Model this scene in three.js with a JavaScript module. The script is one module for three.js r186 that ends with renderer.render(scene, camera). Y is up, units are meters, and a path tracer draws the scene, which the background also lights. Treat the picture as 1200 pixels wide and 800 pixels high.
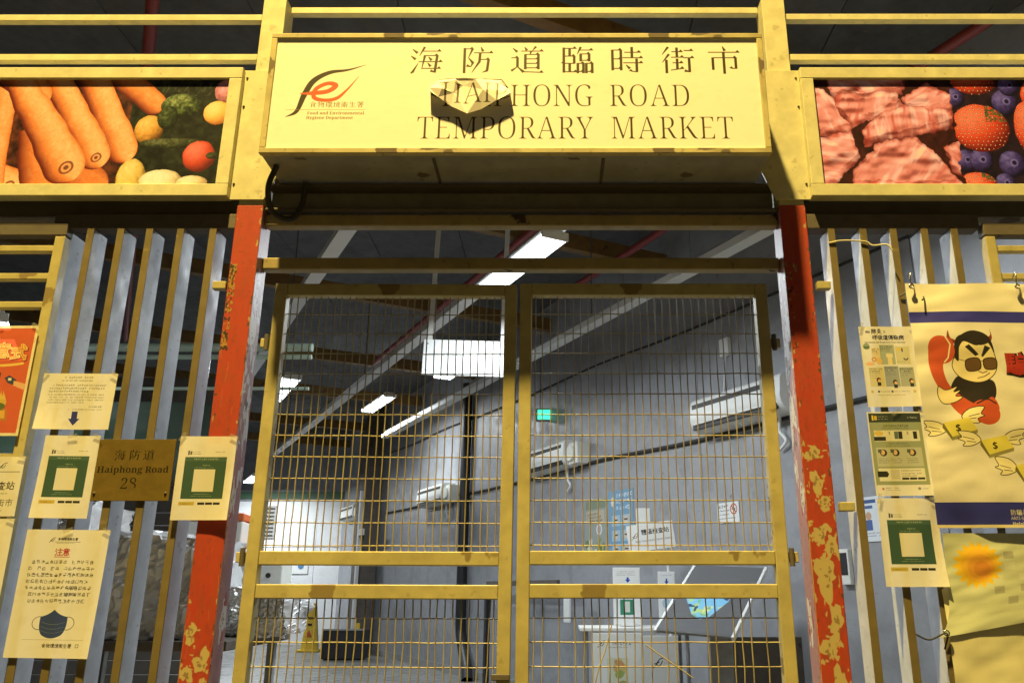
import * as THREE from 'three';
import { RoundedBoxGeometry } from 'three/addons/geometries/RoundedBoxGeometry.js';
import { mergeGeometries, toCreasedNormals } from 'three/addons/utils/BufferGeometryUtils.js';
import { RectAreaLightUniformsLib } from 'three/addons/lights/RectAreaLightUniformsLib.js';

// ---------------------------------------------------------------- camera, sky, light
const scene = new THREE.Scene();
const R = THREE.MathUtils.degToRad;
const camera = new THREE.PerspectiveCamera(2 * Math.atan(400 / 950) * 180 / Math.PI, 1.5, 0.05, 200);
camera.position.set(0, 1.6, 2.85);
camera.rotation.order = 'YXZ';
camera.rotation.set(R(17), 0, 0);
camera.setViewOffset(1200, 800, -50, 0, 1200, 800);
camera.updateProjectionMatrix();
const renderer = new THREE.WebGLRenderer({ antialias: true });
renderer.setSize(1024, 682);
renderer.toneMapping = THREE.LinearToneMapping;
renderer.toneMappingExposure = 1.0;
renderer.shadowMap.enabled = true;
renderer.shadowMap.type = THREE.PCFSoftShadowMap;
RectAreaLightUniformsLib.init();
{ // night sky over a lit city: nearly black, a little warmer towards the horizon
  const w = 64, h = 32, d = new Float32Array(w * h * 4);
  for (let y = 0; y < h; y++) for (let x = 0; x < w; x++) {
    const e = Math.abs((y + .5) / h - .5) * 2, k = Math.pow(1 - e, 2), i = (y * w + x) * 4;
    d[i] = .010 + .020 * k; d[i + 1] = .009 + .014 * k; d[i + 2] = .011 + .009 * k; d[i + 3] = 1;
  }
  const t = new THREE.DataTexture(d, w, h, THREE.RGBAFormat, THREE.FloatType);
  t.mapping = THREE.EquirectangularReflectionMapping; t.magFilter = THREE.LinearFilter; t.needsUpdate = true;
  scene.background = t; scene.environment = t;
}
const moon = new THREE.DirectionalLight(0xcfd8ff, 0.02);
moon.position.set(-3, 14, 9); moon.castShadow = true; moon.shadow.mapSize.set(1024, 1024);
Object.assign(moon.shadow.camera, { left: -8, right: 8, top: 8, bottom: -8, far: 40 });
scene.add(moon, moon.target);
const LAMP_AT = [-1.5, 13, 3.5];          // the street lamp's lens, high over the pavement
const SODIUM = new THREE.Color().setRGB(1, .71, .195);
const STREET_CANDELA = 1600, TUBE_NITS = 92;
const TUBE_COLOR = new THREE.Color().setRGB(.90, .97, 1);

// ---------------------------------------------------------------- random, noise, textures
function rng(seed) { let s = seed >>> 0; return () => { s = (s + 0x6D2B79F5) >>> 0; let t = Math.imul(s ^ (s >>> 15), 1 | s); t = (t + Math.imul(t ^ (t >>> 7), 61 | t)) ^ t; return ((t ^ (t >>> 14)) >>> 0) / 4294967296; }; }
const rnd = rng(20417);
function hash(x, y, s) { let h = Math.imul(x, 374761393) + Math.imul(y, 668265263) + Math.imul(s, 2147483647 ^ 0x5bd1e995); h = Math.imul(h ^ (h >>> 13), 1274126177); return ((h ^ (h >>> 16)) >>> 0) / 4294967296; }
function noise(u, v, p, s) { // tileable over the unit square, p cells a side
  const x = u * p, y = v * p, xi = Math.floor(x), yi = Math.floor(y), fx = x - xi, fy = y - yi;
  const a = fx * fx * (3 - 2 * fx), b = fy * fy * (3 - 2 * fy), m = (k) => ((k % p) + p) % p;
  const n = (i, j) => hash(m(xi + i), m(yi + j), s);
  return (n(0, 0) * (1 - a) + n(1, 0) * a) * (1 - b) + (n(0, 1) * (1 - a) + n(1, 1) * a) * b;
}
function fbm(u, v, p, s, o = 5) { let r = 0, w = .5, t = 0; for (let i = 0; i < o; i++) { r += w * noise(u, v, p, s + i); t += w; w *= .55; p *= 2; } return r / t; }
const toS = (c) => c <= .0031308 ? c * 12.92 : 1.055 * Math.pow(c, 1 / 2.4) - .055;
const toL = (c) => c <= .04045 ? c / 12.92 : Math.pow((c + .055) / 1.055, 2.4);
const clamp = (x, a = 0, b = 1) => Math.min(b, Math.max(a, x));
const step = (a, b, x) => { const t = clamp((x - a) / (b - a)); return t * t * (3 - 2 * t); };
const mix = (a, b, t) => a.map((v, i) => v + (b[i] - v) * t);
function field(n, f, srgb) { // f(u, v) gives linear rgb or a number
  const d = new Uint8Array(n * n * 4);
  for (let y = 0; y < n; y++) for (let x = 0; x < n; x++) {
    let c = f((x + .5) / n, (y + .5) / n); if (typeof c === 'number') c = [c, c, c];
    const i = (y * n + x) * 4; for (let k = 0; k < 3; k++) d[i + k] = 255 * clamp(srgb ? toS(c[k]) : c[k]); d[i + 3] = 255;
  }
  const t = new THREE.DataTexture(d, n, n, THREE.RGBAFormat);
  t.wrapS = t.wrapT = THREE.RepeatWrapping; t.magFilter = THREE.LinearFilter; t.minFilter = THREE.LinearMipmapLinearFilter; t.generateMipmaps = true;
  if (srgb) t.colorSpace = THREE.SRGBColorSpace; t.needsUpdate = true; return t;
}
const lin = (r, g, b) => [r, g, b];
// worn paint: base coat, blotches of another tone, chips to what lies below; covers one metre
function paint({ base, blot, blotAmount = .3, chip, chipAt = .74, rough = .55, bump = .0006, seed = 1, metal = 0, n = 384, stretch = 1, fine = .18 }) {
  const chipMask = (u, v) => step(chipAt, chipAt + .025, fbm(u, v, 7, seed + 40, 5) * .75 + .25 * fbm(u, v, 3, seed + 60, 2));
  const map = field(n, (u, v) => {
    const f = fbm(u, v, 24, seed, 4) - .5, g = step(.45, .7, fbm(u, v, 5, seed + 9, 4));
    let c = mix(base, blot, g * blotAmount).map((k) => k * (1 + f * fine * 2));
    const w = fbm(u, v, 40, seed + 77, 2) > .83 ? .3 : 0; c = mix(c, chip, w);
    return mix(c, chip, chipMask(u, v));
  }, true);
  const rm = field(192, (u, v) => clamp(rough + (fbm(u, v, 12, seed + 5, 4) - .5) * .4 + chipMask(u, v) * .25));
  const bm = field(n, (u, v) => .6 * fbm(u, v, 40, seed + 3, 3) + .3 * (1 - chipMask(u, v)));
  return new THREE.MeshStandardMaterial({ map, roughness: 1, roughnessMap: rm, bumpMap: bm, bumpScale: bump, metalness: metal });
}
function plain(r, g, b, roughness = .6, metalness = 0, extra = {}) { return new THREE.MeshPhysicalMaterial({ color: new THREE.Color().setRGB(r, g, b), roughness, metalness, ...extra }); }

const M = {
  gate: paint({ base: lin(.44, .395, .19), blot: lin(.36, .315, .145), blotAmount: .45, chip: lin(.22, .17, .07), chipAt: .64, rough: .5, seed: 3 }),
  slat: paint({ base: lin(.53, .57, .65), blot: lin(.46, .495, .565), blotAmount: .5, chip: lin(.15, .12, .09), chipAt: .74, rough: .6, seed: 12 }),
  ochre: paint({ base: lin(.155, .122, .055), blot: lin(.11, .088, .04), blotAmount: .6, chip: lin(.30, .25, .12), chipAt: .7, rough: .6, seed: 14, n: 256 }),  // ochre front coat of the slats, with their shade darkened into it
  cream: paint({ base: lin(.60, .575, .37), blot: lin(.54, .50, .31), blotAmount: .4, chip: lin(.2, .16, .08), chipAt: .76, rough: .5, seed: 21 }),
  trim: paint({ base: lin(.50, .44, .22), blot: lin(.32, .26, .12), blotAmount: .6, chip: lin(.12, .09, .05), chipAt: .64, rough: .5, seed: 27 }),
  tube: paint({ base: lin(.34, .28, .14), blot: lin(.26, .21, .10), blotAmount: .5, chip: lin(.06, .04, .03), chipAt: .7, rough: .55, seed: 31 }),
  red: paint({ base: lin(.56, .085, .035), blot: lin(.46, .062, .028), blotAmount: .5, chip: lin(.16, .09, .05), chipAt: .75, rough: .5, seed: 44 }),
  dark: paint({ base: lin(.10, .085, .07), blot: lin(.14, .12, .10), chip: lin(.05, .035, .03), chipAt: .7, rough: .7, seed: 52, n: 256 }),
  steel: paint({ base: lin(.30, .30, .29), blot: lin(.22, .22, .21), blotAmount: .5, chip: lin(.13, .10, .08), chipAt: .72, rough: .5, seed: 58, n: 256 }),
  rafter: paint({ base: lin(.21, .115, .03), blot: lin(.15, .085, .025), blotAmount: .6, chip: lin(.14, .07, .03), chipAt: .76, rough: .65, seed: 63, n: 256 }),
  wall: paint({ base: lin(.315, .325, .35), blot: lin(.25, .255, .27), blotAmount: .7, chip: lin(.20, .20, .20), chipAt: .74, rough: .5, seed: 71, n: 512, fine: .06 }),
  white: paint({ base: lin(.74, .75, .76), blot: lin(.66, .67, .68), blotAmount: .4, chip: lin(.40, .39, .37), chipAt: .8, rough: .45, seed: 79, n: 256, fine: .05 }),
  roof: paint({ base: lin(.095, .095, .093), blot: lin(.065, .065, .063), blotAmount: .6, chip: lin(.16, .13, .10), chipAt: .74, rough: .7, seed: 83, n: 256 }),
  floor: paint({ base: lin(.20, .20, .19), blot: lin(.14, .14, .135), blotAmount: .7, chip: lin(.13, .125, .115), chipAt: .66, rough: .42, seed: 91 }),
  street: paint({ base: lin(.055, .054, .052), blot: lin(.04, .04, .04), blotAmount: .7, chip: lin(.03, .03, .03), chipAt: .68, rough: .85, seed: 97 }),
  tray: plain(.62, .62, .60, .45, 0), black: plain(.018, .018, .02, .5), rubber: plain(.03, .03, .03, .75), plastic: plain(.76, .77, .75, .38), grey: plain(.22, .22, .225, .5), wire: paint({ base: lin(.40, .355, .18), blot: lin(.22, .15, .06), blotAmount: .8, chip: lin(.10, .06, .03), chipAt: .62, rough: .55, seed: 103, n: 256, bump: .0003 }),
  pipeRed: plain(.22, .03, .025, .5), mint: plain(.42, .55, .46, .5), chrome: plain(.7, .7, .7, .25, 1), orange: plain(.72, .17, .045, .55), foam: plain(.72, .73, .68, .8), yellow: plain(.72, .48, .03, .5),
};

// ---------------------------------------------------------------- building helpers
const taken = {};
function numbered(n) { const k = taken[n] = (taken[n] ?? -1) + 1; return k ? `${n}_${String(k).padStart(3, '0')}` : n; }
function tag(o, label, category, group) { o.userData = { label, category }; if (group) o.userData.group = group; return o; }
function thing(name, label, category, [x, y, z] = [0, 0, 0], group, turn = 0) { const o = new THREE.Group(); o.name = numbered(name); o.position.set(x, y, z); o.rotation.y = turn; scene.add(o); return tag(o, label, category, group); }
function mesh(name, g, m, parent, x = 0, y = 0, z = 0) { const o = new THREE.Mesh(g, m); o.name = parent ? name : numbered(name); o.position.set(x, y, z); o.castShadow = o.receiveShadow = true; (parent ?? scene).add(o); return o; }
function struct(name, g, m, x, y, z) { const o = mesh(name, g, m, null, x, y, z); o.userData.kind = 'structure'; return o; }
function metres(g, s = 1, ox = 0, oy = 0) { // box-projected uv in metres
  const p = g.attributes.position, n = g.attributes.normal, uv = new Float32Array(p.count * 2);
  for (let i = 0; i < p.count; i++) {
    const x = p.getX(i), y = p.getY(i), z = p.getZ(i), ax = Math.abs(n.getX(i)), ay = Math.abs(n.getY(i)), az = Math.abs(n.getZ(i));
    const [a, b] = az >= ax && az >= ay ? [x, y] : ax >= ay ? [z + .37, y] : [x, z + .61];
    uv[2 * i] = a * s + ox; uv[2 * i + 1] = b * s + oy;
  }
  g.setAttribute('uv', new THREE.BufferAttribute(uv, 2)); return g;
}
const boxCache = new Map();
function box(w, h, d, r = .003, ox, oy) {
  const key = [w, h, d, r, ox, oy].join();
  if (!boxCache.has(key)) {
    const g = r ? new RoundedBoxGeometry(w, h, d, 1, Math.min(r, w / 2.1, h / 2.1, d / 2.1)) : new THREE.BoxGeometry(w, h, d);
    boxCache.set(key, metres(g, 1, ox ?? rnd(), oy ?? rnd()));
  }
  return boxCache.get(key);
}
function tube(pts, r, seg = 12, rad = 8, tension = .5) { const c = new THREE.CatmullRomCurve3(pts.map((p) => new THREE.Vector3(...p)), false, 'catmullrom', tension); return new THREE.TubeGeometry(c, seg, r, rad, false); }
function cyl(r0, r1, h, n = 20) { return new THREE.CylinderGeometry(r0, r1, h, n); }
function prism(pts, depth, bevel = .002) { const s = new THREE.Shape(pts.map((p) => new THREE.Vector2(...p))); const g = new THREE.ExtrudeGeometry(s, { depth, bevelEnabled: bevel > 0, bevelThickness: bevel, bevelSize: bevel, bevelSegments: 1 }); return metres(g); }

// ---------------------------------------------------------------- lettering
const DROPS = '8,12 22,24;4,36 17,47;6,96 10,94 26,62;', STEP3 = '22,4 4,30;24,30 4,58;16,50 16,96;', MOUTH = '6,20 6,74;6,20 30,20 30,74;6,70 30,70;';
const HAN = {
  海: DROPS + '44,4 30,34;40,18 92,18;46,34 38,82;46,34 84,34;84,34 78,94 66,88;28,56 97,56;38,80 93,80;58,39 66,50;56,61 64,72',
  防: '14,8 14,96;14,10 38,10 26,42 40,60 34,74 22,70;64,4 70,18;44,24 98,24;62,24 60,56 38,94;62,48 88,48 84,88 70,94',
  道: '44,4 50,14;78,2 68,16;34,18 98,18;64,18 60,30;46,30 46,82;46,30 86,30 86,82;46,46 86,46;46,62 86,62;46,78 86,78;8,8 20,20;4,42 22,42 22,74;4,88 22,74;22,74 40,92 98,94',
  臨: '10,6 10,94;10,8 46,8;10,92 48,92;10,36 42,36 42,62 10,62;28,8 28,36;28,62 28,92;62,4 52,28;60,14 97,14;62,28 62,54;62,28 88,28 88,54;62,51 88,51;53,62 53,96;53,62 70,62 70,96;53,91 70,91;79,62 79,96;79,62 97,62 97,96;79,91 97,91',
  時: '8,14 8,86;8,14 34,14 34,86;8,46 34,46;8,80 34,80;46,22 92,22;68,4 68,42;40,42 98,42;42,60 98,60;82,46 82,92 66,90;50,68 60,80',
  街: STEP3 + '34,20 64,20;49,6 49,40;32,40 67,40;36,60 64,60;49,46 49,82;30,86 66,80;72,16 96,16;70,42 98,42;86,42 86,92 72,88',
  市: '48,2 54,16;4,22 96,22;16,42 16,84;16,42 86,42 86,80 74,80;50,24 50,98',
  食: '50,2 4,40;50,2 96,38;46,24 54,34;26,40 74,40 74,66;26,53 74,53;26,66 74,66;28,40 28,92 44,84;50,66 84,94;76,72 60,80',
  物: '14,14 6,36;8,30 44,30;2,62 46,54;26,4 26,96;60,4 46,40;56,24 94,24 88,92 74,88;70,28 48,70;84,28 54,92',
  環: '4,16 36,16;6,46 34,46;2,80 38,76;20,16 20,78;44,8 94,8 94,26 44,26 44,8;60,8 60,26;78,8 78,26;40,36 98,36;54,46 86,46 86,60 54,60 54,46;68,60 44,84;58,72 58,96 72,88;70,62 98,94;90,66 78,76',
  境: '4,34 36,34;20,8 20,78;2,82 38,74;66,2 70,10;46,14 94,14;56,18 60,28;84,18 78,28;40,32 98,32;52,40 88,40 88,66 52,66 52,40;52,53 88,53;60,66 56,82 40,96;76,66 76,92 98,92 98,84',
  衞: STEP3 + '34,14 64,14;50,4 48,26;32,28 66,28;36,38 62,38 62,54 36,54 36,38;32,64 66,64;49,60 49,96;38,66 38,80 64,80;72,16 96,16;70,42 98,42;86,42 86,92 76,88',
  生: '28,8 10,42;22,30 86,30;18,60 82,60;50,4 50,92;6,92 96,92',
  署: '14,6 86,6 86,24 14,24 14,6;38,6 38,24;62,6 62,24;24,36 76,36;50,26 50,50;6,50 96,50;82,34 10,78;32,62 76,62 76,96 32,96 32,62;32,78 76,78',
  注: DROPS + '60,4 68,14;40,26 94,26;44,56 90,56;36,92 98,92;67,26 67,92',
  意: '48,2 52,10;16,14 86,14;34,18 38,28;66,18 62,28;6,32 94,32;24,40 76,40 76,64 24,64 24,40;24,52 76,52;14,74 8,92;30,72 34,94 70,94 72,84;50,70 56,80;82,72 92,88',
  檢: '4,28 36,28;20,4 20,96;20,30 4,64;22,34 36,52;66,2 40,34;66,2 98,32;56,34 78,34;46,44 60,44 60,60 46,60 46,44;74,44 90,44 90,60 74,60 74,44;54,62 42,94;54,74 64,92;82,62 70,94;82,74 98,94',
  查: '8,20 92,20;50,4 50,48;48,20 8,52;52,20 94,50;28,54 72,54 72,82 28,82 28,54;28,68 72,68;6,94 94,94',
  站: '22,4 26,14;4,24 42,24;12,34 16,66;34,32 28,66;2,82 44,74;66,4 66,50;66,26 96,26;52,50 90,50 90,92 52,92 52,50',
  體: '12,6 38,6 38,22 12,22 12,6;6,30 44,30;14,38 14,94;14,38 38,38 38,94;14,56 38,56;14,72 38,72;54,10 94,10 94,40 54,40 54,10;54,25 94,25;67,4 67,40;81,4 81,40;50,48 98,48;60,56 88,56 88,72 60,72 60,56;62,76 66,88;86,76 80,88;50,94 98,94',
  溫: DROPS + '48,6 86,6 86,46 48,46 48,6;48,26 86,26;42,58 92,58 92,90;42,58 42,90;58,58 58,90;74,58 74,90;34,92 98,92',
  預: '6,10 40,10 24,30;14,24 32,36;4,40 44,40 36,52;24,40 24,92 14,86;50,8 98,8;72,8 66,22;56,24 92,24 92,74 56,74 56,24;56,40 92,40;56,56 92,56;64,78 48,96;82,78 98,96',
  肺: '10,10 10,70 4,94;10,10 34,10 34,94;10,36 34,36;10,58 34,58;68,2 72,14;44,20 98,20;52,38 52,80;52,38 90,38 90,80;70,20 70,98',
  炎: '30,8 38,22;70,6 60,24;50,2 46,28 16,50;50,26 84,48;28,56 36,68;72,54 62,70;50,50 46,74 10,98;50,74 92,98',
  及: '16,10 72,10 64,36 84,36 60,72 14,98;34,10 28,60 6,96;34,40 60,72 96,96',
  呼: MOUTH + '88,4 44,14;50,24 58,40;86,20 78,38;38,52 98,52;68,14 68,94 56,88',
  吸: MOUTH + '42,10 80,10 74,36 92,36 70,76 40,98;54,10 52,56 36,96;56,36 74,74 98,96',
  傳: '24,4 4,40;16,32 16,96;36,12 96,12;66,2 66,50;46,22 86,22 86,42 46,42 46,22;46,32 86,32;36,52 94,48;34,66 98,66;82,56 82,94 70,90;48,74 56,84',
  染: '8,8 18,16;4,24 14,32;8,50 22,34;44,4 40,28 26,50;32,18 70,18 66,42 90,42 92,34;6,62 94,62;50,50 50,98;48,64 8,94;52,64 94,94',
  病: '52,2 58,12;22,16 96,16;22,16 20,60 6,96;6,30 14,44;4,68 18,58;34,32 94,32;40,46 40,96;40,46 90,46 90,94 80,90;64,32 62,60 48,78;64,58 80,76',
  騙: '10,8 10,60;10,8 42,8;10,24 38,24;10,40 38,40;26,8 26,56;10,58 44,58 40,92 30,90;8,70 6,86;18,70 20,84;28,68 32,80;72,2 76,12;54,18 92,18 92,36 54,36 54,18;54,36 46,94;58,50 58,96;58,50 94,50 94,96;70,50 70,92;82,50 82,92;58,70 94,70',
  式: '6,28 94,28;64,4 70,60 94,94 96,78;78,8 88,18;10,52 50,52;30,52 30,84;6,90 54,80',
  易: '26,6 74,6 74,42 26,42 26,6;26,24 74,24;30,44 8,72;24,54 90,54 84,94 70,90;50,56 20,88;70,56 36,96',
};
function han(c, ch, x, y, s, weight = 1, sans = 0) { // one character, in a square of side s, from strokes with brush-like ends
  if (!HAN[ch]) return;
  const k = s / 100, thin = sans || 3.4 * weight, thick = sans || 8 * weight;
  for (const st of HAN[ch].split(';')) {
    const p = st.trim().split(' ').map((q) => q.split(',').map(Number));
    for (let i = 0; i + 1 < p.length; i++) {
      const [x0, y0] = p[i], [x1, y1] = p[i + 1], dx = x1 - x0, dy = y1 - y0, L = Math.hypot(dx, dy) || 1, nx = -dy / L, ny = dx / L;
      let a, b;
      if (sans) a = b = sans / 2;
      else if (Math.abs(dy) < .2 * Math.abs(dx)) a = b = thin / 2;
      else if (Math.abs(dx) < .15 * Math.abs(dy)) a = b = thick / 2;
      else if (dx < 0 === dy > 0) { a = thick / 2; b = thin / 4; } else { a = thin / 3; b = thick / 1.7; }
      c.beginPath();
      const e = sans ? sans / 2 : thin / 3, ex = dx / L * e, ey = dy / L * e;
      [[x0 - ex + nx * a, y0 - ey + ny * a], [x1 + ex + nx * b, y1 + ey + ny * b], [x1 + ex - nx * b, y1 + ey - ny * b], [x0 - ex - nx * a, y0 - ey - ny * a]].forEach(([u, v], j) => c[j ? 'lineTo' : 'moveTo'](x + u * k, y + v * k));
      c.closePath(); c.fill();
      if (!sans && Math.abs(dy) < .2 * Math.abs(dx) && (i + 2 === p.length || p[i + 2][1] > y1 + 8)) { c.beginPath(); c.moveTo(x + (x1 - 9) * k, y + (y1 - 1) * k); c.lineTo(x + (x1 - 2) * k, y + (y1 - 8 * weight) * k); c.lineTo(x + (x1 + 5) * k, y + (y1 + 2) * k); c.closePath(); c.fill(); }
    }
  }
}
function hanRow(c, text, x, y, s, gap, weight = 1, sans = 0) { [...text].forEach((ch, i) => han(c, ch, x + i * (s + gap), y, s, weight, sans)); }
function smallText(c, x, y, w, s, seed, fill = .92, cjk = true) { // one line of print too small to read
  const r = rng(seed); c.lineWidth = s * .085;
  for (let u = x; u < x + w * fill; u += cjk ? s * 1.12 : s * .55) {
    if (r() < (cjk ? .07 : .17)) continue;
    c.beginPath();
    if (cjk) { const n = 5 + r() * 4 | 0; for (let i = 0; i < n; i++) { const l = .25 + .65 * r(), k = .05 + (.95 - l) * r(), m = .06 + .88 * r(), d = r(); if (d < .5) { c.moveTo(u + s * k, y + s * m); c.lineTo(u + s * (k + l), y + s * m); } else if (d < .8) { c.moveTo(u + s * m, y + s * k); c.lineTo(u + s * m, y + s * (k + l)); } else { c.moveTo(u + s * .5, y + s * k); c.lineTo(u + s * (d < .9 ? .1 : .9), y + s * (k + l * .6)); } } }
    else { c.moveTo(u, y + s * (r() < .3 ? 0 : .35)); c.lineTo(u, y + s); c.moveTo(u, y + s * .4); c.lineTo(u + s * .35, y + s * .4); if (r() < .6) c.lineTo(u + s * .35, y + s); }
    c.stroke();
  }
}
function words(c, text, x, y, h, font, width, align = 'left') { c.font = `${font} ${h}px serif`.replace('serif', font.includes('sans') ? 'sans-serif' : 'serif').replace('sans ', ''); c.textAlign = align; c.textBaseline = 'alphabetic'; if (width) { const m = c.measureText(text).width; c.save(); c.translate(x, y); c.scale(width / m, 1); c.fillText(text, 0, 0); c.restore(); } else c.fillText(text, x, y); }
// a print in millimetres: (0, 0) top left
function print(w, h, perMm, draw) {
  const cv = document.createElement('canvas'); cv.width = Math.round(w * perMm); cv.height = Math.round(h * perMm);
  const c = cv.getContext('2d'); c.scale(cv.width / w, cv.height / h); c.lineCap = 'round'; c.lineJoin = 'round'; draw(c, w, h);
  const t = new THREE.CanvasTexture(cv); t.colorSpace = THREE.SRGBColorSpace; t.anisotropy = 8; return t;
}
// ink as it would look under white light, from the tone it shows under the yellow street lamp
function ink(r, g, b) { const w = [.93, .66, .18], s = [r, g, b].map((v, i) => Math.round(255 * toS(clamp(.8 * toL(v / 255) / w[i], 0, .86)))); return `rgb(${s})`; }
const PAPER = '#e4e3dc';
function rect(c, x, y, w, h, f) { c.fillStyle = f; c.fillRect(x, y, w, h); }
function poly(c, pts, f) { c.fillStyle = f; c.beginPath(); pts.forEach(([x, y], i) => c[i ? 'lineTo' : 'moveTo'](x, y)); c.closePath(); c.fill(); }
function ell(c, x, y, a, b, f, rot = 0) { c.fillStyle = f; c.beginPath(); c.ellipse(x, y, a, b, rot, 0, 7); c.fill(); }

// ---------------------------------------------------------------- the setting
const FLOOR = .45;
struct('street', metres(new THREE.PlaneGeometry(90, 90).rotateX(-Math.PI / 2), .5), M.street, 0, 0, 20);
struct('market_floor', box(20, .45, 18, .02), M.floor, -1, FLOOR - .225, -9.25);
const A28 = R(28), DX = -Math.sin(A28), DZ = -Math.cos(A28);      // the hall runs away to the left of the gate
const along = (x, z, s) => [x + DX * s, z + DZ * s];

// ---------------------------------------------------------------- street lamp that lights the front
{
  const t = thing('street_lamp', 'tall grey street lamp with one sodium lantern over the pavement', 'street lamp', [-4.6, 0, 6.2]);
  mesh('base', cyl(.16, .2, .5, 24), M.steel, t, 0, .25, 0);
  mesh('mast', cyl(.055, .11, 12.9, 20), M.steel, t, 0, 6.9, 0);
  mesh('arm', tube([[0, 12.9, 0], [.5, 13.35, -.45], [1.7, 13.4, -1.5], [2.6, 13.25, -2.3]], .035, 24), M.steel, t);
  mesh('lantern', box(.95, .16, .42, .05), M.steel, t, 3.1, 13.16, -2.7);
  mesh('lens', box(.5, .02, .3, .005), plain(1, .75, .3, .4, 0, { emissive: new THREE.Color().setRGB(1, .7, .25), emissiveIntensity: 18 }), t, 3.1, 13.06, -2.7);
  const l = new THREE.SpotLight(SODIUM, STREET_CANDELA, 0, R(64), .5, 2);
  l.position.set(...LAMP_AT); l.target.position.set(-.4, 0, -.6); l.castShadow = true; l.shadow.mapSize.set(2048, 2048); l.shadow.radius = 11; l.shadow.camera.near = .5; l.shadow.camera.far = 40; l.shadow.bias = -.0005;
  scene.add(l, l.target);
}

// ---------------------------------------------------------------- entrance posts
function blob(c, r, x, y, w, h, f) { c.fillStyle = f; c.beginPath(); const n = 30, ph = [r() * 6, r() * 6, r() * 6, r() * 6]; for (let i = 0; i < n; i++) { const a = i / n * 6.283, k = .86 + .22 * Math.sin(2 * a + ph[0]) + .16 * Math.sin(3 * a + ph[1]) + .10 * Math.sin(5 * a + ph[2]) + .07 * Math.sin(9 * a + ph[3]) + .10 * (r() - .5); c[i ? 'lineTo' : 'moveTo'](x + Math.cos(a) * w * k, y + Math.sin(a) * h * k); } c.closePath(); c.fill(); }
const css = (r, g, b) => `rgb(${[r, g, b].map((v) => Math.round(255 * toS(clamp(v))))})`;
function postSkin(seed, patches, rustEdge, side) {
  const r = rng(seed);
  return print(100, 3000, .66, (c) => {
    rect(c, 0, 0, 100, 3000, side ? css(.34, .17, .20) : css(.40, .050, .024));  // inner side: faded primer, the cool hall light mixed into its mauve
    for (let i = 0; i < 900; i++) { c.globalAlpha = .18; blob(c, r, r() * 100, r() * 3000, 3 + r() * 14, 6 + r() * 40, side ? css(.42 * (.7 + .6 * r()), .24, .28) : css(.38 * (.6 + .6 * r()), .05 * (.6 + .7 * r()), .026)); }
    c.globalAlpha = 1;
    for (let i = 0; i < 260; i++) blob(c, r, r() * 100, r() * 3000, .6 + r() * 1.8, 1 + r() * 5, css(.12 + .1 * r(), .05, .035));
    for (let i = 0; i < 120; i++) { const e = r() < .5 ? r() * r() * 16 : 100 - r() * r() * 16; blob(c, r, e, r() * 3000, 1.5 + r() * 4, 3 + r() * 12, r() < .5 ? css(.10, .05, .035) : css(.40, .32, .15)); }
    c.lineWidth = .8; for (let i = 0; i < 60; i++) { c.strokeStyle = r() < .6 ? css(.2, .05, .03) : css(.5, .25, .12); const x = r() * 100, y = r() * 3000; c.beginPath(); c.moveTo(x, y); c.lineTo(x + (r() - .5) * 14, y + 10 + r() * 60); c.stroke(); }
    for (const [x, y, w, h] of patches) {                      // y is height over the street in mm
      blob(c, r, x, 3000 - y, w * 1.08, h * 1.06, css(.33, .05, .03));
      blob(c, r, x, 3000 - y, w, h, side ? css(.60, .60, .62) : css(.46, .37, .17));
      for (let k = 0; k < 9; k++) blob(c, r, x + (r() - .5) * w * 2.6, 3000 - y + (r() - .5) * h * 2.4, 2 + r() * w * .3, 2 + r() * h * .25, side ? css(.55, .54, .56) : css(.45, .36, .17));
      for (let k = 0; k < 6; k++) blob(c, r, x + (r() - .5) * w, 3000 - y + (r() - .5) * h, 2 + r() * 5, 2 + r() * 7, css(.25, .17, .08));
    }
    for (let i = 0; i < rustEdge; i++) { const y = 240 + Math.pow(r(), 1.3) * 330; blob(c, r, r() * 26, y, 1.5 + r() * 5, 2 + r() * 8, r() < .5 ? css(.04, .025, .02) : css(.34, .22, .05)); }
    if (side) for (let i = 0; i < 60; i++) blob(c, r, r() * 100, 240 + r() * 900, 3 + r() * 10, 6 + r() * 30, r() < .2 ? css(.1, .06, .05) : css(.62, .62, .66));
  });
}
function post(x, label, patches, rust, seed, inner) {
  const t = thing('entrance_post', label, 'post', [x, 0, 0], 'red posts beside the gate');
  const skin = (tx) => new THREE.MeshStandardMaterial({ map: tx, roughness: .5, bumpMap: tx, bumpScale: -.0006 });
  const front = skin(postSkin(seed, patches, rust, false)), side = skin(postSkin(seed + 1, [[60, 2500, 26, 120], [30, 2200, 30, 90], [70, 1900, 20, 60], [40, 1500, 24, 70]], 10, true));
  const g = new RoundedBoxGeometry(.1, 3, .1, 1, .004), p = g.attributes.position, n = g.attributes.normal, uv = g.attributes.uv;
  for (let i = 0; i < p.count; i++) uv.setXY(i, (Math.abs(n.getX(i)) > .7 ? p.getZ(i) : p.getX(i)) / .1 + .5, p.getY(i) / 3 + .5);
  const m = [front, front, front, front, front, front]; m[inner > 0 ? 0 : 1] = side;
  mesh('shaft', g, m, t, 0, 1.5, 0);
  mesh('upper_shaft', box(.094, .95, .094, .003), M.cream, t, 0, 3.475, 0);
  return t;
}
post(-1.16, 'peeling red painted steel post beside the address plate', [[24, 1460, 20, 34], [70, 1380, 26, 40], [26, 1340, 22, 30], [60, 1250, 30, 60], [30, 2070, 14, 12]], 190, 211, 1);
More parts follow.
